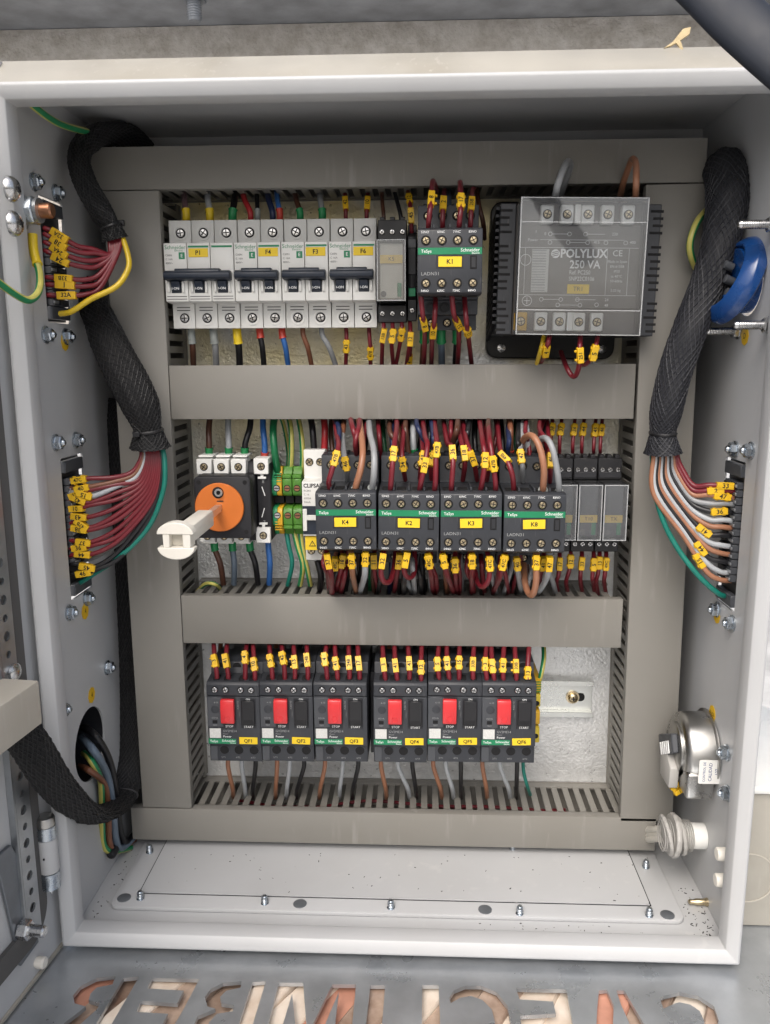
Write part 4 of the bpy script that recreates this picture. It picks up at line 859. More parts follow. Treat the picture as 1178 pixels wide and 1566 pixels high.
# transformer
G4 = 'wires at the transformer'
wire('grey', 2.6, [(849, 304, 92), (853, 283, 104), (862, 258, 100), (869, 247, 85), (872, 256, 74), (862, 285, 60), (853, 310, 35)], 'looping over the top of the transformer at left', grp=G4)
wire('tan', 2.5, [(972, 303, 92), (973, 280, 102), (973, 252, 94), (968, 243, 82), (962, 255, 72), (952, 285, 60), (948, 306, 35)], 'looping over the top of the transformer at right', grp=G4)
wire('dred', 2.0, [(841, 512, 92), (838, 525, 98), (832, 545, 80), (826, 556, 50)], 'with yellow tag under the transformer, left', [(.3, '4', 1)], grp=G4)
wire('yellow', 1.7, [(832, 514, 90), (827, 535, 92), (821, 556, 72)], 'under the transformer beside the left tagged wire', grp=G4)
wire('dred', 2.0, [(888, 512, 92), (887, 530, 100), (887, 552, 98), (882, 572, 90), (875, 575, 84), (866, 560, 78), (858, 538, 50)], 'with yellow tag looping down under the transformer', [(.22, '251', 1)], grp=G4)
wire('dred', 1.9, [(915, 512, 92), (911, 530, 99), (905, 548, 94), (893, 558, 80), (885, 552, 60)], 'with yellow tag under the transformer, right', [(.28, '5', 0)], grp=G4)
# rotary isolator
G5 = 'wires at the rotary isolator'
for i, (u0, u1, c, fe) in enumerate(((322, 320, 'dbrown', 'green'), (349, 350, 'lgrey', 'green'), (384, 375, 'black', 'green'), (402, 405, 'blue', 'red'))):
    wire(c, 2.7, [(u0, 634, 26), (u0+(u1-u0)*.2-2*(i == 0), 655, 34), (u1, 680, 38), (u1, 702, 36)], 'entering the isolator from above, '+('leftmost', 'second', 'third', 'rightmost')[i], (), (fe, 'end', 10 if i < 3 else 6), G5)
for i, (u0, u1, c, fe) in enumerate(((328, 342, 'dbrown', 'green'), (355, 358, 'slateb', 'green'), (382, 395, 'black', 'green'), (410, 412, 'blue', None))):
    wire(c, 2.7, [(u0, 824, 40), (u0+1, 840, 42), ((u0+u1)/2+2, 862, 40), (u1, 893, 30)], 'leaving the isolator downward, '+('leftmost', 'second', 'third', 'rightmost')[i], (), (fe, 'start', 10) if fe else None, G5)
# earth wires
G6 = 'earth wires in the contactor row'
wire('green', 3.2, [(421, 634, 26), (418, 655, 40), (420, 690, 46), (425, 722, 38)], 'curving into the ribbed earth terminal', grp=G6)
wire('gy', 2.4, [(440, 634, 22), (445, 655, 36), (446, 690, 40), (444, 730, 32)], 'into the left plain earth terminal from above', grp=G6)
wire('gy', 2.4, [(455, 634, 22), (461, 665, 36), (463, 700, 38), (461, 730, 32)], 'into the right plain earth terminal from above', grp=G6)
wire('gy', 2.0, [(427, 634, 15), (434, 650, 16), (441, 690, 16), (440, 725, 20)], 'behind the earth terminals rising to the duct', grp=G6)
wire('teal', 2.1, [(437, 806, 34), (442, 835, 38), (447, 862, 38), (440, 895, 30)], 'leaving the left plain earth terminal downward', grp=G6)
wire('gy', 2.4, [(448, 806, 34), (455, 835, 38), (463, 865, 38), (459, 895, 30)], 'between the two plain earth terminals going down', grp=G6)
wire('gy', 2.3, [(459, 806, 34), (462, 835, 38), (470, 870, 38), (475, 895, 30)], 'leaving the right plain earth terminal downward', grp=G6)
wire('gy', 2.0, [(302, 905, 25), (315, 893, 42), (330, 894, 46), (340, 905, 25)], 'curling out of the duct slots under the isolator', grp=G6)
wire('black', 2.9, [(474, 634, 24), (478, 655, 38), (481, 695, 40)], 'into the slim white breaker from above, left', grp=G6)
wire('red', 3.0, [(494, 634, 24), (497, 655, 38), (496, 695, 40)], 'into the slim white breaker from above, right', grp=G6)
wire('black', 3.0, [(486, 858, 44), (491, 880, 42), (489, 903, 32)], 'leaving the slim white breaker downward', grp=G6)
# contactor row, above: photo paths
G7 = 'wires above the contactor row'
UP = [('dred', 2.1, [(507, 755, 108), (503, 738, 118), (507, 722, 120), (514, 698, 116), (518, 680, 104), (515, 664, 75), (511, 632, 28)], 'K4', '47B', .26, 0),
 ('brown', 2.5, [(527, 632, 28), (525, 655, 60), (521, 682, 72), (520, 700, 62)], 'K4', None, 0, 0), ('grey', 2.3, [(531, 733, 84), (530, 715, 97), (526, 692, 90), (524, 660, 62), (528, 632, 26)], 'K4', '46', .2, 0),
 ('lgrey', 2.4, [(542, 632, 28), (543, 655, 52), (544, 678, 66), (545, 702, 60)], 'K4', None, 0, 'red'), ('tan', 2.7, [(548, 632, 35), (551, 652, 75), (555, 688, 104), (552, 716, 113), (545, 742, 112), (543, 757, 106)], 'K4', None, 0, 'grey'),
 ('grey', 2.6, [(564, 632, 30), (566, 662, 88), (572, 690, 112), (572, 725, 119), (568, 755, 108)], 'K4', None, 0, 'grey'), ('dred', 2.0, [(577, 632, 30), (580, 665, 66), (583, 700, 58)], 'K4', None, 0, 0), ('dgreen', 2.4, [(585, 632, 22), (586, 665, 42), (590, 700, 48)], 'K4', None, 0, 0),
 ('dred', 2.2, [(597, 755, 108), (598, 740, 118), (601, 705, 118), (604, 675, 106), (607, 652, 75), (606, 632, 28)], 'K2', '17', .28, 0), ('dred', 2.0, [(620, 734, 84), (617, 715, 97), (615, 692, 94), (617, 665, 76), (619, 632, 28)], 'K2', '34', .2, 0),
 ('brown', 2.4, [(612, 632, 25), (610, 660, 55), (609, 698, 60)], 'K2', None, 0, 'green'), ('lgrey', 2.7, [(632, 632, 28), (632, 662, 60), (633, 700, 62)], 'K2', None, 0, 'green'), ('dred', 2.1, [(641, 755, 108), (644, 738, 118), (650, 710, 117), (654, 680, 108), (650, 666, 92), (645, 632, 30)], 'K2', '33', .22, 2),
 ('dred', 1.9, [(642, 733, 84), (644, 712, 94), (647, 690, 88), (641, 632, 25)], 'K2', '43', .22, 0), ('black', 2.6, [(655, 632, 26), (657, 660, 56), (657, 700, 60)], 'K2', None, 0, 'green'), ('dred', 2.2, [(664, 755, 108), (666, 738, 118), (667, 700, 117), (668, 675, 106), (662, 632, 30)], 'K2', '47B', .3, 0),
 ('dred', 1.9, [(660, 733, 84), (659, 712, 94), (663, 690, 88), (666, 632, 26)], 'K2', '5', .22, 0),
 ('dred', 2.1, [(690, 755, 108), (691, 738, 118), (693, 705, 117), (690, 682, 104), (684, 676, 88), (677, 632, 30)], 'K3', '36', .3, 2), ('dred', 2.1, [(708, 734, 84), (711, 712, 98), (710, 692, 99), (705, 672, 84), (698, 632, 30)], 'K3', '18', .28, 1), ('dred', 2.1, [(730, 734, 84), (726, 712, 97), (719, 690, 99), (712, 668, 80), (706, 632, 28)], 'K3', '37', .24, 2),
 ('dred', 2.1, [(734, 755, 108), (738, 735, 118), (742, 702, 117), (738, 672, 104), (732, 632, 30)], 'K3', '12', .24, 0), ('dred', 1.9, [(745, 735, 84), (747, 715, 94), (746, 690, 90), (741, 632, 26)], 'K3', '47', .2, 0), ('dred', 2.1, [(757, 755, 108), (758, 738, 118), (752, 692, 117), (748, 664, 100), (747, 632, 30)], 'K3', '47B', .22, 0),
 ('black', 2.4, [(722, 632, 24), (716, 650, 44), (700, 676, 58), (690, 700, 56)], 'K3', None, 0, 0), ('dbrown', 2.4, [(690, 632, 22), (694, 660, 46), (698, 700, 54)], 'K3', None, 0, 0), ('black', 2.6, [(728, 632, 22), (726, 665, 46), (728, 700, 54)], 'K3', None, 0, 0), ('dred', 2.0, [(756, 632, 22), (760, 660, 45), (752, 700, 54)], 'K3', None, 0, 0),
 ('dred', 2.1, [(786, 755, 108), (784, 728, 117), (776, 705, 113), (765, 686, 96), (760, 632, 28)], 'K8', '49B', .28, 2), ('brown', 2.6, [(777, 632, 28), (781, 656, 62), (780, 702, 62)], 'K8', None, 0, 'red'), ('lgrey', 2.6, [(801, 632, 28), (806, 662, 66), (807, 702, 62)], 'K8', None, 0, 'red'),
 ('grey', 2.2, [(800, 736, 84), (799, 712, 98), (796, 690, 92), (799, 660, 70), (797, 632, 26)], 'K8', '47', .26, 0), ('tan', 2.7, [(796, 690, 60), (799, 676, 84), (806, 667, 100), (816, 668, 112), (826, 686, 118), (832, 716, 120), (831, 742, 115), (830, 757, 107)], 'K8', None, 0, 'grey'),
 ('grey', 2.5, [(818, 690, 62), (826, 673, 90), (836, 671, 110), (845, 686, 118), (852, 718, 120), (855, 745, 115), (854, 760, 107)], 'K8', None, 0, 'grey'), ('dred', 2.0, [(841, 737, 84), (842, 716, 97), (841, 692, 90), (836, 632, 26)], 'K8', '46', .24, 2), ('black', 2.6, [(832, 632, 24), (835, 660, 52), (836, 702, 58)], 'K8', None, 0, 'red'),
 ('teal', 1.7, [(822, 632, 22), (829, 655, 42), (824, 690, 50)], 'K8', None, 0, 0), ('black', 2.4, [(765, 632, 20), (768, 665, 40), (770, 700, 48)], 'K8', None, 0, 0), ('dgreen', 2.0, [(790, 632, 20), (788, 665, 42), (792, 700, 50)], 'K8', None, 0, 0), ('black', 2.6, [(640, 632, 18), (645, 660, 30), (640, 700, 40)], 'K2', None, 0, 0), ('dred', 2.0, [(622, 632, 16), (625, 660, 26), (622, 700, 38)], 'K2', None, 0, 0), ('black', 2.5, [(556, 632, 16), (560, 665, 30), (556, 700, 40)], 'K4', None, 0, 0), ('dbrown', 2.2, [(508, 632, 18), (506, 660, 30), (510, 700, 40)], 'K4', None, 0, 0)]
cnt = {}
ORD = ('first', 'second', 'third', 'fourth', 'fifth', 'sixth', 'seventh', 'eighth', 'ninth', 'tenth', 'eleventh', 'twelfth', 'thirteenth')
for kk in ('K4', 'K2', 'K3', 'K8'):
    sub = sorted([q for q in UP if q[3] == kk], key=lambda q: q[2][len(q[2])//2][0]); n = 0
    for (c, r_, pp, dev, tx, tt, fe) in sub:
        d_ = ('with yellow tag ' if tx else '')+'above contactor '+dev+', '+ORD[n]+' from left'; n += 1
        isf = isinstance(fe, str)
        wire(c, r_, pp, d_, [(tt, tx, fe if not isf else 0)] if tx else (), (fe, 'end', 7) if isf else None, G7)
for i, (u_, v_) in enumerate(((843, 663), (857, 663), (877, 666), (891, 665), (909, 669), (919, 669))):
    wire('dred', 1.6, [(u_+(5 if i > 1 else 2), 632, 24), (u_+2, 645, 36), (u_, v_, 44), (u_-1, v_+16, 46), (u_-1, 692, 42)], 'with yellow tag above the small clear relays, '+ORD[i]+' from left', [(.52, nxt(), 0, .92)], grp=G7)
# contactor row, below
G8 = 'wires below the contactor row'
DN = [('dred', 2.6, [(499, 842, 108), (502, 858, 114), (506, 880, 104), (508, 908, 52)], 'K4', '37', .28, 2), ('brown', 2.0, [(514, 845, 84), (513, 862, 88), (516, 884, 74), (520, 905, 40)], 'K4', '49C', .25, 0), ('dred', 2.0, [(523, 842, 84), (524, 858, 92), (518, 886, 80), (513, 905, 40)], 'K4', '18', .28, 0), ('tan', 2.4, [(537, 842, 108), (538, 858, 114), (540, 882, 100), (545, 905, 46)], 'K4', '37', .28, 0),
 ('lgrey', 2.6, [(560, 842, 108), (559, 855, 115), (558, 880, 106), (552, 900, 60), (550, 910, 30)], 'K4', '32', .2, 0), ('dred', 2.0, [(573, 842, 84), (572, 858, 94), (574, 880, 82), (580, 905, 40)], 'K4', '11', .28, 2), ('dbrown', 2.4, [(548, 845, 66), (550, 875, 60), (546, 905, 36)], 'K4', None, 0, 0), ('black', 2.6, [(530, 845, 60), (532, 875, 56), (527, 908, 34)], 'K4', None, 0, 0), ('green', 2.2, [(566, 845, 60), (567, 878, 54), (566, 905, 32)], 'K4', None, 0, 0),
 ('dred', 2.2, [(588, 838, 108), (585, 858, 118), (583, 878, 117), (588, 890, 113), (597, 888, 106), (603, 868, 96), (605, 845, 84)], 'K2', '32', .24, 2), ('dred', 2.0, [(611, 842, 92), (610, 858, 100), (607, 880, 88), (603, 906, 40)], 'K2', '36', .24, 2), ('dred', 2.1, [(622, 842, 108), (621, 856, 116), (618, 872, 112), (624, 883, 106), (632, 880, 100), (635, 862, 92), (634, 842, 86)], 'K2', '5', .2, 2),
 ('lgrey', 2.5, [(617, 848, 70), (618, 875, 70), (626, 895, 56), (632, 908, 32)], 'K2', None, 0, 0), ('dred', 2.1, [(655, 842, 108), (656, 858, 114), (660, 882, 96), (662, 906, 40)], 'K2', '49C', .3, 0), ('dred', 2.0, [(659, 845, 92), (660, 864, 96), (667, 884, 84), (668, 906, 40)], 'K2', None, 0, 0), ('black', 2.6, [(645, 845, 66), (646, 878, 60), (650, 906, 34)], 'K2', None, 0, 0), ('dblue', 2.6, [(598, 845, 60), (599, 870, 60), (596, 906, 32)], 'K2', None, 0, 0),
 ('dred', 2.2, [(677, 842, 108), (679, 858, 115), (684, 880, 104), (691, 897, 70), (694, 908, 40)], 'K3', '5', .27, 0), ('dred', 2.0, [(696, 845, 96), (696, 864, 104), (697, 884, 92), (699, 906, 40)], 'K3', '36', .32, 0), ('brown', 2.0, [(682, 848, 80), (681, 876, 84), (684, 906, 40)], 'K3', None, 0, 0), ('grey', 2.4, [(704, 848, 66), (705, 878, 62), (707, 906, 34)], 'K3', None, 0, 0), ('dred', 2.2, [(722, 842, 108), (722, 858, 115), (722, 880, 102), (722, 906, 46)], 'K3', '18', .27, 0), ('dred', 2.0, [(716, 848, 84), (714, 872, 88), (722, 890, 66), (724, 908, 36)], 'K3', None, 0, 0),
 ('dred', 2.1, [(745, 842, 104), (749, 862, 114), (748, 885, 112), (740, 897, 106), (732, 893, 98), (726, 872, 84)], 'K3', '47C', .3, 0), ('dred', 2.2, [(774, 842, 104), (770, 860, 115), (764, 884, 104), (756, 902, 60)], 'K3', '47C', .33, 0), ('dred', 2.1, [(766, 850, 90), (763, 875, 96), (758, 897, 66), (755, 908, 34)], 'K3', None, 0, 0), ('black', 2.6, [(738, 846, 60), (738, 878, 56), (742, 906, 32)], 'K3', None, 0, 0),
 ('grey', 2.3, [(790, 842, 92), (791, 862, 102), (794, 885, 88), (798, 906, 40)], 'K8', '40', .3, 0), ('tan', 2.7, [(821, 842, 108), (820, 860, 116), (820, 890, 114), (815, 909, 108), (808, 906, 100), (803, 890, 92), (801, 862, 78)], 'K8', '37', .18, 0), ('lgrey', 2.5, [(841, 842, 106), (840, 862, 114), (836, 884, 100), (826, 902, 60), (820, 908, 34)], 'K8', '47', .3, 2), ('dred', 1.9, [(832, 845, 90), (831, 862, 98), (826, 884, 80), (824, 906, 36)], 'K8', '43', .28, 0), ('black', 2.7, [(781, 846, 66), (782, 878, 62), (786, 906, 34)], 'K8', None, 0, 0), ('dbrown', 2.4, [(806, 846, 62), (806, 878, 58), (809, 906, 34)], 'K8', None, 0, 0)]
for kk in ('K4', 'K2', 'K3', 'K8'):
    sub = sorted([q for q in DN if q[3] == kk], key=lambda q: q[2][len(q[2])//2][0]); n = 0
    for (c, r_, pp, dev, tx, tt, fe) in sub:
        wire(c, r_, pp, ('with yellow tag ' if tx else '')+'below contactor '+dev+', '+ORD[n]+' from left', [('p1', tx, fe)] if tx else (), None, G8); n += 1
for i, (u_, v_, ub) in enumerate(((856, 858, 852), (873, 849, 867), (890, 856, 889), (908, 861, 908), (917, 853, 913), (927, 858, 925))):
    wire('dred', 1.9, [(u_, 838, 46), (u_, v_, 56), (u_-2, v_+22, 54), (ub-1, 890, 46), (ub+2, 908, 30)], 'with yellow tag under the small clear relays, '+ORD[i]+' from left', [(.26, nxt(), 0 if i % 2 else 2, .95)], grp=G8)
TG = 'dark wires in the tangle behind the tagged ones'
rt = random.Random(5)
for kk, u0 in (('K4', 500), ('K2', 588), ('K3', 678), ('K8', 770)):
    for j in range(5):
        ua = u0+8+j*15+rt.uniform(-5, 5); ub = ua+rt.uniform(-16, 16); c = rt.choice(('dred', 'dred', 'black', 'dbrown', 'dred', 'dgreen', 'dblue'))
        wire(c, rt.uniform(1.8, 2.5), [(ua, 632, 30), ((ua+ub)/2+rt.uniform(-8, 8), 652+rt.uniform(-4, 8), rt.uniform(55, 80)), (ub, 676+rt.uniform(-4, 6), rt.uniform(66, 92)), (ub+rt.uniform(-5, 5), 706, rt.uniform(60, 76))], 'in the tangle above contactor '+kk+', '+ORD[j]+' behind the tagged wires', grp=TG)
    for j in range(6):
        ua = u0+j*14+rt.uniform(-4, 4); ub = ua+rt.uniform(-15, 15); c = rt.choice(('dred', 'dred', 'black', 'dbrown', 'dred', 'grey', 'black'))
        wire(c, rt.uniform(1.8, 2.4), [(ua, 842, rt.uniform(60, 84)), (ua+rt.uniform(-4, 4), 862, rt.uniform(74, 98)), ((ua+ub)/2, 884+rt.uniform(-4, 6), rt.uniform(62, 90)), (ub, 910, 34)], 'in the tangle below contactor '+kk+', '+ORD[j]+' behind the tagged wires', grp=TG)
# motor starter row
G9 = 'tagged wires entering the motor starters'
XT = [(329, 1010), (346, 1010), (375, 1005), (389, 1015), (414, 1010), (433, 1006), (451, 1012), (470, 1009), (497, 1008), (514, 1014), (534, 1013), (549, 1014), (587, 1016), (605, 1017), (626, 1014), (644, 1020), (669, 1015), (684, 1014), (702, 1013), (723, 1015), (742, 1015), (753, 1018), (769, 1017), (789, 1018), (807, 1029)]
TX = ['3', '41', '4', '10', '5', '42', '13', '24B', '4', '41', '24B', '17', '3', '41', '41', '12', '5', '41', '15', '33B', '3', '7', '41', '33B', '13']
XS = {}
for i, (u_, v_) in enumerate(XT):
    q = min(i//4, 5); j = i-q*4
    ue = u_+(3 if j < 2 else 0)+random.uniform(-.5, 1.5); us = u_+random.choice((-3, -1, 2, 4))
    wire('dred', 2.15, [(us, 972, 36), ((us+u_)/2, 991, 61), (u_, v_+1, 76), ((u_+ue)/2+.5, v_+18, 79.5), (ue, 1049, 77)], 'with yellow tag '+TX[i]+' into the top of starter '+QN[q]+', '+ORD[j]+' from left', [('p2', TX[i], (1 if j == 0 and q == 0 else random.choice((0, 0, 1, 2))))], grp=G9)
for q in range(6):
    for j, c in enumerate(('brown', 'grey', 'black')):
        u_ = XT[q*4+j][0]+8; wire(c, 2.2, [(u_+2, 974, 20), (u_, 995, 34), (u_-2, 1030, 48)], 'behind the tagged wires of starter '+QN[q]+', '+('left', 'middle', 'right')[j], grp='power wires behind the tagged starter wires')
G10 = 'wires leaving the motor starters downward'
for q, (a, b, c_) in enumerate((((349, 356), (370, 375), (391, 387)), ((424, 422), (443, 439), (465, 455)), ((497, 490), (524, 520), (548, 540)), ((583, 590), (609, 624), (631, 636)), ((663, 674), (682, 692), (705, 705)), ((738, 744), (765, 778), (791, 790)))):
    for j, ((u0, u1), cl) in enumerate(zip((a, b, c_), ('tan', 'lgrey', 'black'))):
        wire(cl, 2.1, [(u0, 1160, 62), (u0, 1172, 60), ((u0*.5+u1*.5), 1190, 52), (u1, 1206, 44), (u1+(u1-u0)*.2, 1220, 28)], 'leaving the bottom of starter '+QN[q]+', '+('left', 'middle', 'right')[j], grp=G10)
wire('teal', 1.7, [(800, 1160, 50), (801, 1180, 52), (806, 1200, 48), (811, 1215, 30)], 'thin, beside the last starter going down to the bottom duct', grp=G10)
wire('gy', 2.2, [(831, 980, 24), (832, 1005, 36), (828, 1030, 44), (822, 1050, 42)], 'curving down to the edge-on earth terminal', grp=G10)

# ---------------------------------------------------------------- harnesses in braided sleeve
def sleeve(label, pts, rad, flat, fine, K, turns, lump, base, br, grp='cable harnesses in black braided sleeve', brr=.45, tie=(), bits=()):
    t = thing('cable_harness', label, 'cable harness', at(*pts[0]), grp); o0 = Vector(at(*pts[0]))
    P = [p-o0 for p in smooth([at(*p) for p in pts], fine)]; n = len(P)
    rs = []
    for i in range(n):
        q = i/(n-1)*(len(rad)-1); k = min(int(q), len(rad)-2); rs.append(rad[k]+(rad[k+1]-rad[k])*(q-k))
    MB().tube(P, rs, 36, 0, flat=flat, lump=lump).build('sleeve', base, t, sharp=80)
    # real braid: two families of thin strands laid over the sleeve
    Pv = [Vector(p) for p in P]; T = [(Pv[min(i+1, n-1)]-Pv[max(i-1, 0)]).normalized() for i in range(n)]
    nv = Vector((0, 0, 1)); nv = (nv-T[0]*nv.dot(T[0])).normalized(); fr = []
    for i in range(n): nv = (nv-T[i]*nv.dot(T[i])).normalized(); fr.append((nv.copy(), T[i].cross(nv)))
    mb = MB()
    for s in (1, -1):
        for k in range(K):
            S = []
            for i in range(n):
                th = 2*math.pi*(k/K+s*turns*i/(n-1)); q = rs[i]*(1+(lump[1]*math.cos(lump[0]*th) if lump else 0))+.25+.18*math.cos(th*K/2+ (0 if s > 0 else math.pi)); a, b = fr[i]
                S.append(tuple(Pv[i]+a*(math.cos(th)*q*flat)+b*(math.sin(th)*q)))
            mb.tube(S, brr, 4, cap=False)
    tag(mb.build('braid', br, t, sharp=80), kind='stuff')
    for (f_, ex) in tie:
        i = int(f_*(n-1)); a, b = fr[i]; Q = []
        for k in range(25): th = 2*math.pi*k/24; Q.append(Pv[i]+a*(math.cos(th)*(rs[i]*flat+.9))+b*(math.sin(th)*(rs[i]+.9)))
        MB().tube(Q, 1.2, 6, cap=False).build('cable_tie', 'black', t)
        h = Pv[i]+a*(rs[i]*flat+1.6)+b*ex; MB().box(h.x-2.6, h.x+2.6, h.y-2, h.y+2, h.z-1.5, h.z+2).build('tie_head', 'black', t, .4)
    return t
sleeve('black braided harness looping round the top left corner of the top duct', [(222, 230, 10), (196, 208, 30), (160, 206, 54), (130, 220, 76), (121, 248, 88), (133, 285, 94), (154, 321, 97), (168, 344, 97), (176, 366, 95)], [8.5, 8.8, 9.2, 9.4, 9.2, 9, 8.8, 7, 10.5], .8, 9, 22, 1.5, (10, .06), 'sleeve', 'braid', tie=((.9, 3),))
sleeve('black braided harness slanting down the left side to the long connector', [(118, 430, 40), (146, 475, 70), (162, 513, 84), (181, 553, 95), (200, 588, 102), (216, 622, 104), (226, 656, 103), (230, 684, 101)], [10, 11, 13, 13.6, 14, 13.6, 9.6, 15], .85, 10, 22, 1.4, (10, .05), 'sleeve', 'braid', tie=((.875, 4),))
sleeve('black braided harness hanging in shadow and looping out to the door duct', [(190, 612, 20), (186, 660, 24), (190, 760, 26), (196, 880, 28), (199, 1000, 32), (199, 1090, 38), (196, 1168, 50), (180, 1226, 84), (138, 1246, 142), (88, 1204, 204), (45, 1138, 228), (12, 1094, 236)], [13, 13, 13, 13, 13.5, 13.5, 13.5, 13, 13, 13.6, 14, 14.4], .5, 9, 26, 2.6, (14, .05), 'sleeve', 'braid', tie=((.62, 6),))
sleeve('thick charcoal braided harness slanting down in front of the right duct', [(1094, 272, 44), (1108, 262, 70), (1113, 300, 84), (1105, 355, 90), (1088, 420, 95), (1058, 497, 98), (1034, 565, 99), (1019, 628, 98), (1014, 662, 96), (1014, 692, 95)], [13, 16, 16.4, 14.6, 13.4, 13.2, 13, 12.6, 9.6, 15.4], .85, 10, 22, 1.9, (9, .03), 'sleeve_soft', 'braid_grey', brr=.5, tie=((.89, -7),))
wire('gy', 2.6, [(28, 140, 170), (55, 165, 150), (85, 186, 125), (112, 196, 100), (140, 203, 70)], 'slanting from the top left corner to the looped harness', grp='loose earth wires', swap=True)
wire('gy', 2.6, [(50, 358, 150), (52, 385, 152), (61, 420, 160), (59, 446, 174), (44, 459, 188), (20, 448, 202), (-20, 418, 222)], 'hanging in a loop from the earth bolt at the left', (), ('yellow', 'start', 22), 'loose earth wires')
wire('gy', 2.8, [(1085, 318, 60), (1066, 340, 75), (1055, 375, 78), (1062, 405, 70), (1075, 420, 55)], 'curving out behind the thick right harness', grp='loose earth wires', swap=True)
wire('gy', 2.8, [(128, 1152, 92), (140, 1164, 120), (154, 1195, 108), (156, 1245, 104), (158, 1288, 100), (170, 1302, 92), (200, 1296, 60)], 'coming through the round hole and down the left wall', grp='supply wires at the round hole')
wire('brown', 2.7, [(122, 1172, 96), (136, 1178, 126), (160, 1200, 104), (166, 1245, 98), (168, 1288, 94), (178, 1302, 84), (206, 1284, 50)], 'coming through the round hole and down the left wall', grp='supply wires at the round hole')
wire('slateb', 3.4, [(124, 1128, 92), (142, 1146, 120), (164, 1185, 100), (173, 1240, 92), (177, 1282, 86), (186, 1297, 76), (212, 1272, 44)], 'coming through the round hole and down the left wall', grp='supply wires at the round hole')
wire('black', 3.2, [(126, 1112, 90), (147, 1126, 116), (168, 1165, 96), (178, 1220, 86), (184, 1270, 80), (194, 1288, 66), (214, 1262, 40)], 'coming through the round hole and down the left wall', grp='supply wires at the round hole')
# hood added outside the round hole to block the sky beyond it
hd = MB().lathe((-249.6, 129, 109), (-1, 0, 0), [(32, 0), (32, 60), (31, 61)], 36, cap=False).lathe((-309, 129, 109), (-1, 0, 0), [(32, 0), (32, 2)], 36).build('sky_block_hood', 'anthracite')
tag(hd, 'dark hood added outside the round opening low in the left wall to block the sky', 'sky block')

# ---------------------------------------------------------------- multipin connectors in the side walls and their fanned wires
def connector(label, s, d0, d1, z0, z1, n, zt0, zt1):
    t = thing('multipin_connector', label, 'connector', (s*248, (z0+z1)/2, (d0+d1)/2), 'multipin connectors in the side walls')
    hz, hd_ = (z1-z0)/2-1, (d1-d0)/2-1
    X = lambda a, b: (min(-s*a, -s*b), max(-s*a, -s*b))
    MB().box(*X(-14, -3), -hz, hz, -hd_, hd_).build('shell', 'black', t, .6)
    for zz in (hz-6, -hz+6): MB().box(*X(-3, 2), zz-4.5, zz+4.5, -hd_+3, hd_-3).build('end_frame', 'slate_light', t, .6)
    for i in range(n):
        zz = zt0+(zt1-zt0)*i/(n-1)-(z0+z1)/2
        MB().box(*X(-2.8, 2.4), zz-2.6, zz+2.6, -11, 12).build('clamp', 'slate_light', t, .4); MB().box(*X(2.5, 3.6), zz-1, zz+1, 6, 13.5).build('tooth', 'galv', t, .2)
        MB().box(*X(2.5, 4.6), zz-1.9, zz+1.9, -8, 4).build('entry', 'anthracite', t, .3)
    return t
c1z = [on(72, v, 0, -240)[1] for v in (352, 465)]
connector('short multipin connector in the upper left wall with seven tagged wires', -1, 86, 125, 460, 546.5, 9, c1z[1]+3, c1z[0]-2)
c2z = [on(104, v, 0, -240)[1] for v in (738, 880)]
connector('long multipin connector in the left wall with a fan of tagged wires', -1, 83, 123, 253, 362, 12, c2z[1]+3, c2z[0]-2)
c3z = [on(1122, v, 0, 240)[1] for v in (742, 905)]
connector('long multipin connector in the right wall with mixed-colour wires', 1, 86, 125, 249, 360, 13, c3z[1]+3, c3z[0]-2)
GA = 'wires fanning into the upper left connector'
for i, (v0, ut, vt, um, vm, tx) in enumerate(((349, 93, 361, 128, 385, '32A'), (358, 95, 375, 132, 391, '38'), (370, 95, 387, 134, 402, '24A'), (383, 95, 399, 136, 411, '24'), (424, 99, 426, 138, 424, '33B'), (435, 99, 436, 140, 434, '1'), (451, 100, 452, 140, 443, '32A'))):
    e = (166+i*3.2, 366+i*.4)
    wire('dred', 1.95, [(68, v0, 116), (80, (v0*2+vt)/3, 118), (ut, vt, 119), (um-10, (vm+vt)/2+3, 114), (um+14, vm-4, 108), (168+i*2, 388, 102), (e[0], e[1]-8, 98)], 'with yellow tag into the short upper left connector, '+ORD[i]+' from top', [(.215, tx, (2, 2, 2, 2, 1, 2, 2)[i], 1.1)], grp=GA)
wire('yellow', 2.2, [(92, 480, 116), (110, 476, 118), (140, 457, 116), (178, 438, 112), (196, 412, 106), (196, 390, 102), (187, 362, 98)], 'into the bottom of the short upper left connector', grp=GA)
GB = 'wires fanning into the long left connector'
rows = [(738, 'dred', 138, 736), (746, 'brown', 139, 744), (752, 'lgrey', 141, 754), (758, 'dred', 136, 752), (767, 'dred', 138, 766), (776, 'dred', 138, 777), (790, 'dred', 140, 790), (800, 'dred', 140, 802), (812, 'dred', 141, 812), (826, 'dred', 142, 826), (838, 'dred', 144, 838), (849, 'dred', 146, 846), (866, 'black', 146, 862), (876, 'black', 146, 874)]
for i, (v0, c, um, vm) in enumerate(rows):
    q = i/(len(rows)-1); e = (216+q*30, 684)
    wire(c, 1.95, [(105, v0+((i*5) % 4-1.5)*1.6, 112), (118, v0-1+((i*3) % 4-1.5)*1.8, 116+((i*3) % 3)*2), (um, vm+((i*7) % 5-2)*2.2, 116), (174+q*14, vm-6-q*20, 112), (202+q*38, 722+q*52, 106), (e[0]+q*5, 700+q*18, 103), (e[0], e[1]-6, 100)], 'with yellow tag into the long left connector, '+('fourteenth' if i == 13 else ORD[i])+' from top', [((.115 if i > 2 else .17)+((i*7) % 5-2)*.009, (nxt()), (0 if i < 3 else 2), 1.02)], grp=GB)
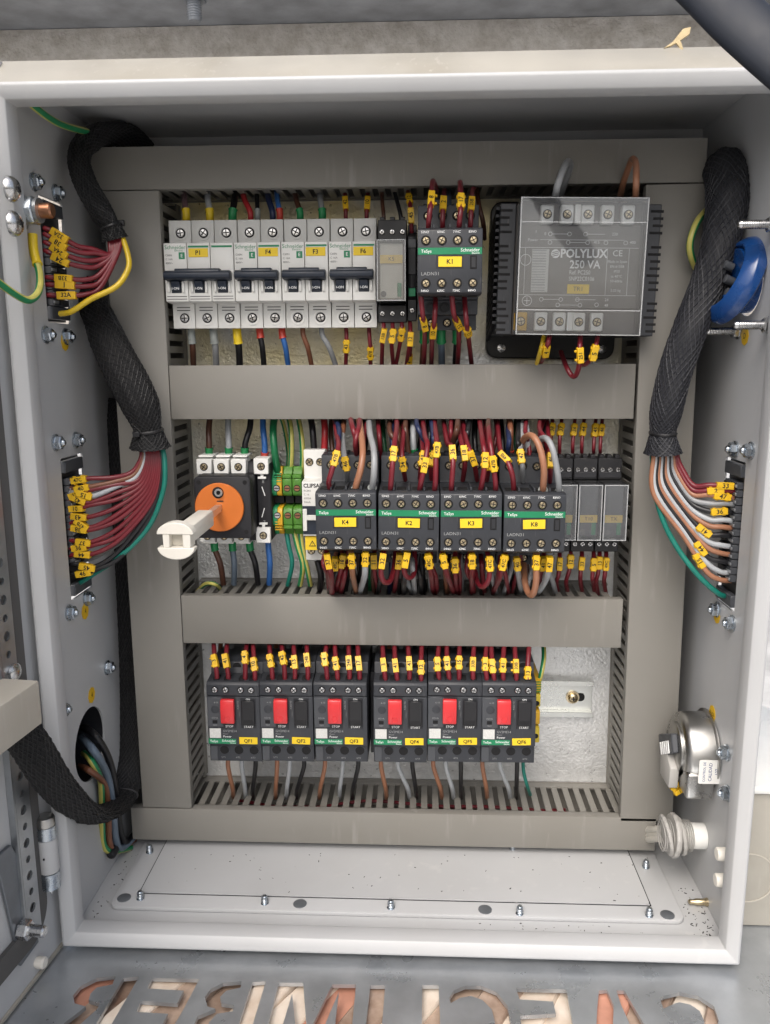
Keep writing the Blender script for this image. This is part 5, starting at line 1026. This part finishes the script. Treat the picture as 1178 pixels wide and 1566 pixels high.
wire('teal', 2.1, [(120, 893, 108), (140, 880, 112), (185, 850, 112), (228, 805, 108), (250, 750, 106), (252, 705, 103), (247, 680, 100)], 'into the foot of the long left connector', grp=GB)
wire('grey', 2.0, [(118, 858, 100), (150, 850, 106), (200, 815, 106), (235, 760, 104), (246, 712, 101), (243, 680, 98)], 'low in the fan to the long left connector', grp=GB)
GC = 'wires fanning into the right connector'
rows = [(745, 'dred', 748, '33', 0), (752, 'dred', 757, '2', 1), (762, 'tan', 764, '47', 0), (772, 'grey', 778, None, 0), (784, 'black', 790, '36', 0), (797, 'lgrey', 803, None, 0), (808, 'tan', 813, None, 0), (820, 'black', 826, '41', 1), (836, 'lgrey', 838, None, 0), (848, 'tan', 848, None, 0), (860, 'black', 862, '44', 1), (876, 'lgrey', 872, None, 0), (888, 'tan', 886, '15', 1)]
for i, (v0, c, vm, tx, k) in enumerate(rows):
    q = i/12; us = 1036-q*36
    wire(c, 2.15, [(1128-q*10, v0, 112), (1112-q*12, v0-2, 114), (1085-q*6, vm-(6+q*8), 112), (1060-q*14, 742+q*78, 106), (us+6-q*6, 715+q*40, 100), (us, 700, 98), (us-1, 682, 95)], ('with yellow tag ' if tx else '')+'into the right connector, '+ORD[i]+' from top', [(.16 if not k else .24, tx, 0 if i != 0 else 2, 1.05)] if tx else (), grp=GC)
wire('teal', 2.2, [(1112, 912, 108), (1098, 907, 112), (1068, 880, 110), (1036, 838, 104), (1014, 795, 100), (1001, 745, 97), (998, 684, 94)], 'into the foot of the right connector', grp=GC)

o = MB().lathe(at(173, 1303, 92), 'd', [(2.6, -6), (4, -4), (4, 4), (2.4, 6)], 12).build('cable_tie_knot', 'black'); tag(o, 'small black cable tie knot holding the supply wires at the floor', 'cable tie')
# ---------------------------------------------------------------- earth bolt on the left wall
p = on(52, 322, 0, -238)
t = thing('earth_bolt', 'large hex bolt with copper nut and crimped lug on the left wall', 'bolt', (-247.6, p[1], p[2]))
MB().lathe((0, 0, 0), 'x', [(12, 0), (12, 1.6)], 28).build('washer', 'steel_blue', t)
MB().lathe((1.7, 0, 0), 'x', [(9.6, 0), (9.8, .6), (9.8, 9), (8.6, 10)], 6).build('nut', 'steel_blue', t, .4)
MB().lathe((12, 0, -1), 'x', [(5, 0), (5, 9), (4, 10)], 20).build('stud', 'copper', t)
MB().lathe((11.8, 0, 0), 'x', [(8, 0), (8, 2.2)], 26).build('lug_ring', 'galv', t)
q_ = on(22, 302, 0, -246)
o = MB().box(.2, 1, -10, 6, -9, 5).build('warning_tab', 'tag_yellow', t, .3); o.location = V((0, 11, 14))

# ---------------------------------------------------------------- right wall: blue inlet, sounder, conduit gland
t = thing('blue_inlet', 'blue plastic inlet body bulging from the right wall', 'power inlet', (247.6, 486, 106))
AXB = (-1, .40, .10)
MB().lathe((1, 0, 0), (-1, 0, 0), [(22, .2), (22, 12)], 36).build('collar', 'blue_plastic', t)
MB().lathe((-9, 0, 0), AXB, [(20, -5), (29.5, -4), (31, -2.5), (31, 3), (30, 5), (25, 9.5), (23.4, 10.2), (22, 9.6), (21, 4), (20.6, 2)], 48, cap=False).build('housing', 'blue_plastic', t, sharp=30)
MB().lathe((-9, 0, 0), AXB, [(21.4, -3), (21.4, 2.6), (.3, 2.8)], 32).build('insert', 'black', t)
for q, zz in enumerate((9, -1, -10)): MB().lathe((-13, zz, 2+q*3), AXB, [(3, 0), (3, 6), (2.2, 6.6)], 14).build('contact_sleeve', 'slate_light', t)
MB().obox((-20, -16, 14), .7, 6, .8, .3).build('moulding_rib', 'blue_plastic', t)
wire('lgrey', 2.6, [(1150, 380, 96), (1128, 385, 86), (1112, 372, 78), (1100, 350, 70)], 'running from the blue inlet behind the thick right harness', grp='wires behind the right harness')
wire('dbrown', 2.4, [(1147, 395, 96), (1124, 402, 84), (1100, 395, 72)], 'running from the blue inlet behind the thick right harness', grp='wires behind the right harness')
t = thing('sounder', 'round silver sounder bolted to the lower right wall with a white inspection label', 'sounder', (247.6, 122, 93))
MB().lathe((0, 4, 0), (-1, 0, 0), [(30, 0), (31.4, .6), (31.4, 1.8), (29, 2.6), (28.6, 19), (27.4, 22), (24.5, 23.8), (22, 24)], 48).build('dish', 'nickel', t)
MB().lathe((-24.1, 4, -2), (-1, 0, 0), [(20, 0), (20, 1.6), (18, 2.6)], 36).build('driver_housing', 'nickel', t)
MB().prism([(-24, 4), (8, 20), (15, 7), (-16, -12)], -32, -26.8, 'x').build('top_cap', 'slate_light', t, 1)
for q in range(5): MB().prism([(-17+q*4.6, 0+q*2.6), (-14.6+q*4.6, 1.4+q*2.6), (-9.4+q*4.6, -7+q*2.6), (-11.6+q*4.6, -8.4+q*2.6)], -32.8, -32.1, 'x').build('raised_mark', 'print', t, .2)
MB().prism([(-14, -26), (10, -26), (12, -8), (-6, 2), (-16, -6)], -32, -24.5, 'x').build('terminal_box', 'cast', t, 1.2, 2)
MB().box(-24, -3, -25, -3.4, 8, 29.2).build('corner_block', 'nickel', t, 2.5, 3)
A0, A1 = at(1070, 1162, 122.3), at(1103, 1199, 122.3)
lx0, lx1, lz0, lz1 = A0[0]-247.6, A1[0]-247.6, A1[1]-122, A0[1]-122
lb = MB().prism(rrect(lx0, lx1, lz0, lz1, 1.4), 29.25, 29.5, 'd').build('inspection_label', 'white', t)
for k, s in enumerate(('CONTROL DE', 'CALIDAD', '127')): text(s, lb, lx0+(lx1-lx0)*(.24, .5, .78)[k], (lz0+lz1)/2, 29.65, (2.6, 3.6, 3.6)[k], 'ink_blue', rot=math.pi/2)
wire('dred', 1.7, [(1048, 1180, 88), (1040, 1196, 92), (1034, 1200, 96), (1030, 1206, 96)], 'with yellow tag hanging from the sounder, upper', [(.85, '24', 0, .8)], grp='sounder wires')
wire('dred', 1.7, [(1050, 1183, 88), (1044, 1200, 92), (1040, 1208, 96), (1034, 1212, 98)], 'with yellow tag hanging from the sounder, lower', [(.85, '1', 1, .8)], grp='sounder wires')
t = thing('conduit_gland', 'pale conduit stub with ribbed locknuts at the lower right wall', 'conduit gland', (247.6, 53, 100))
MB().lathe((0, 0, 0), (-1, 0, 0), [(10.2, 0), (10.2, 20), (9.6, 21)], 30).build('conduit', 'white', t)
for x0, r_, ti, th_ in ((17.5, 15.5, .12, 3), (22.5, 17.5, -.06, 4), (28.5, 16, .18, 3)):
    mb = MB(); n_ = 56
    for h_ in (0, th_*.25, th_*.75, th_):
        for i in range(n_):
            th = 2*math.pi*i/n_; rr = r_*((1 if (i//2) % 2 else .972))*(.96 if h_ in (0, th_) else 1); mb.v.append((-x0-h_-ti*rr*math.sin(th), rr*math.sin(th), rr*math.cos(th)))
    for j in range(3):
        for i in range(n_): mb.f.append((j*n_+i, j*n_+(i+1) % n_, (j+1)*n_+(i+1) % n_, (j+1)*n_+i)); mb.m.append(0)
    mb.f += [tuple(range(n_)), tuple(range(3*n_, 4*n_))]; mb.m += [0, 0]; mb.build('locknut', 'cast', t)
th_m = MB()
for i in range(14): th_m.lathe((-11-i*1.7, 0, 0), (-1, 0, 0), [(11.6, 0), (12.5, .6), (11.6, 1.2)], 28, cap=False)
th_m.build('thread', 'cast', t)
for i, (v0, v1, rr) in enumerate(((1270, 1268, 3.4), (1283, 1282, 3.4), (1277, 1276, 3.0))):
    wire('white', rr, [(1056, v0, 100), (1030, v1, 92), (1008, v1, 82), (985, v1+2, 50)], 'running from the conduit gland into the bottom duct, '+('upper', 'lower', 'middle')[i], grp='pale wires at the conduit gland')
t = thing('loose_contact_pin', 'small brass-coloured crimp pin lying on the floor near the right wall', 'pin', on(1070, 1381, 1, 5))
MB().lathe((-9, 1, 0), (1, 0, 0), [(1, 0), (1.9, 1), (1.9, 5), (2.6, 6), (2.6, 13), (3.2, 13.2), (3.2, 17), (3.6, 17.2), (3.6, 19)], 16).build('pin', 'brass', t)

# ---------------------------------------------------------------- leaf on the rim and dark strap near the viewer
a, b, c_ = at(1018, 78, 158), at(1038, 62, 156), at(1054, 44, 154)
lf = MB(); base = [(1014, 76, 160), (1028, 66, 157), (1044, 46, 154), (1056, 43, 153), (1054, 54, 154), (1040, 64, 156), (1026, 72, 158)]
q = [Vector(at(*p)) for p in base]; n = len(q); q2 = [p+Vector((0, .4, 1.4)) for p in q]
lf.add([tuple(p) for p in q]+[tuple(p) for p in q2], [tuple(range(n)), tuple(range(n, 2*n))]+[(i, (i+1) % n, n+(i+1) % n, n+i) for i in range(n)])
st = thing('dry_leaf', 'dry tan leaf caught on top of the cabinet rim', 'leaf')
lf.build('blade', 'leaf', st, .2); MB().tube([at(1036, 64, 157), at(1040, 69, 159), at(1043, 77, 161)], [1.6, 1.3, .9], 6).build('stalk', 'leaf', st)
o = MB().tube(smooth([at(1040, -60, 330), at(1090, -10, 335), at(1140, 40, 340), at(1230, 118, 350), at(1300, 170, 360)]), 11.5, 20, flat=.5).build('strap', 'strap')
tag(o, 'dark strap crossing the top right corner in front of the cabinet', 'strap')
for l, n in SEEN.items():
    if n > 1 and not any(k in l for k in ('round hole', 'blue inlet')): print('LABEL REPEAT', l, n)
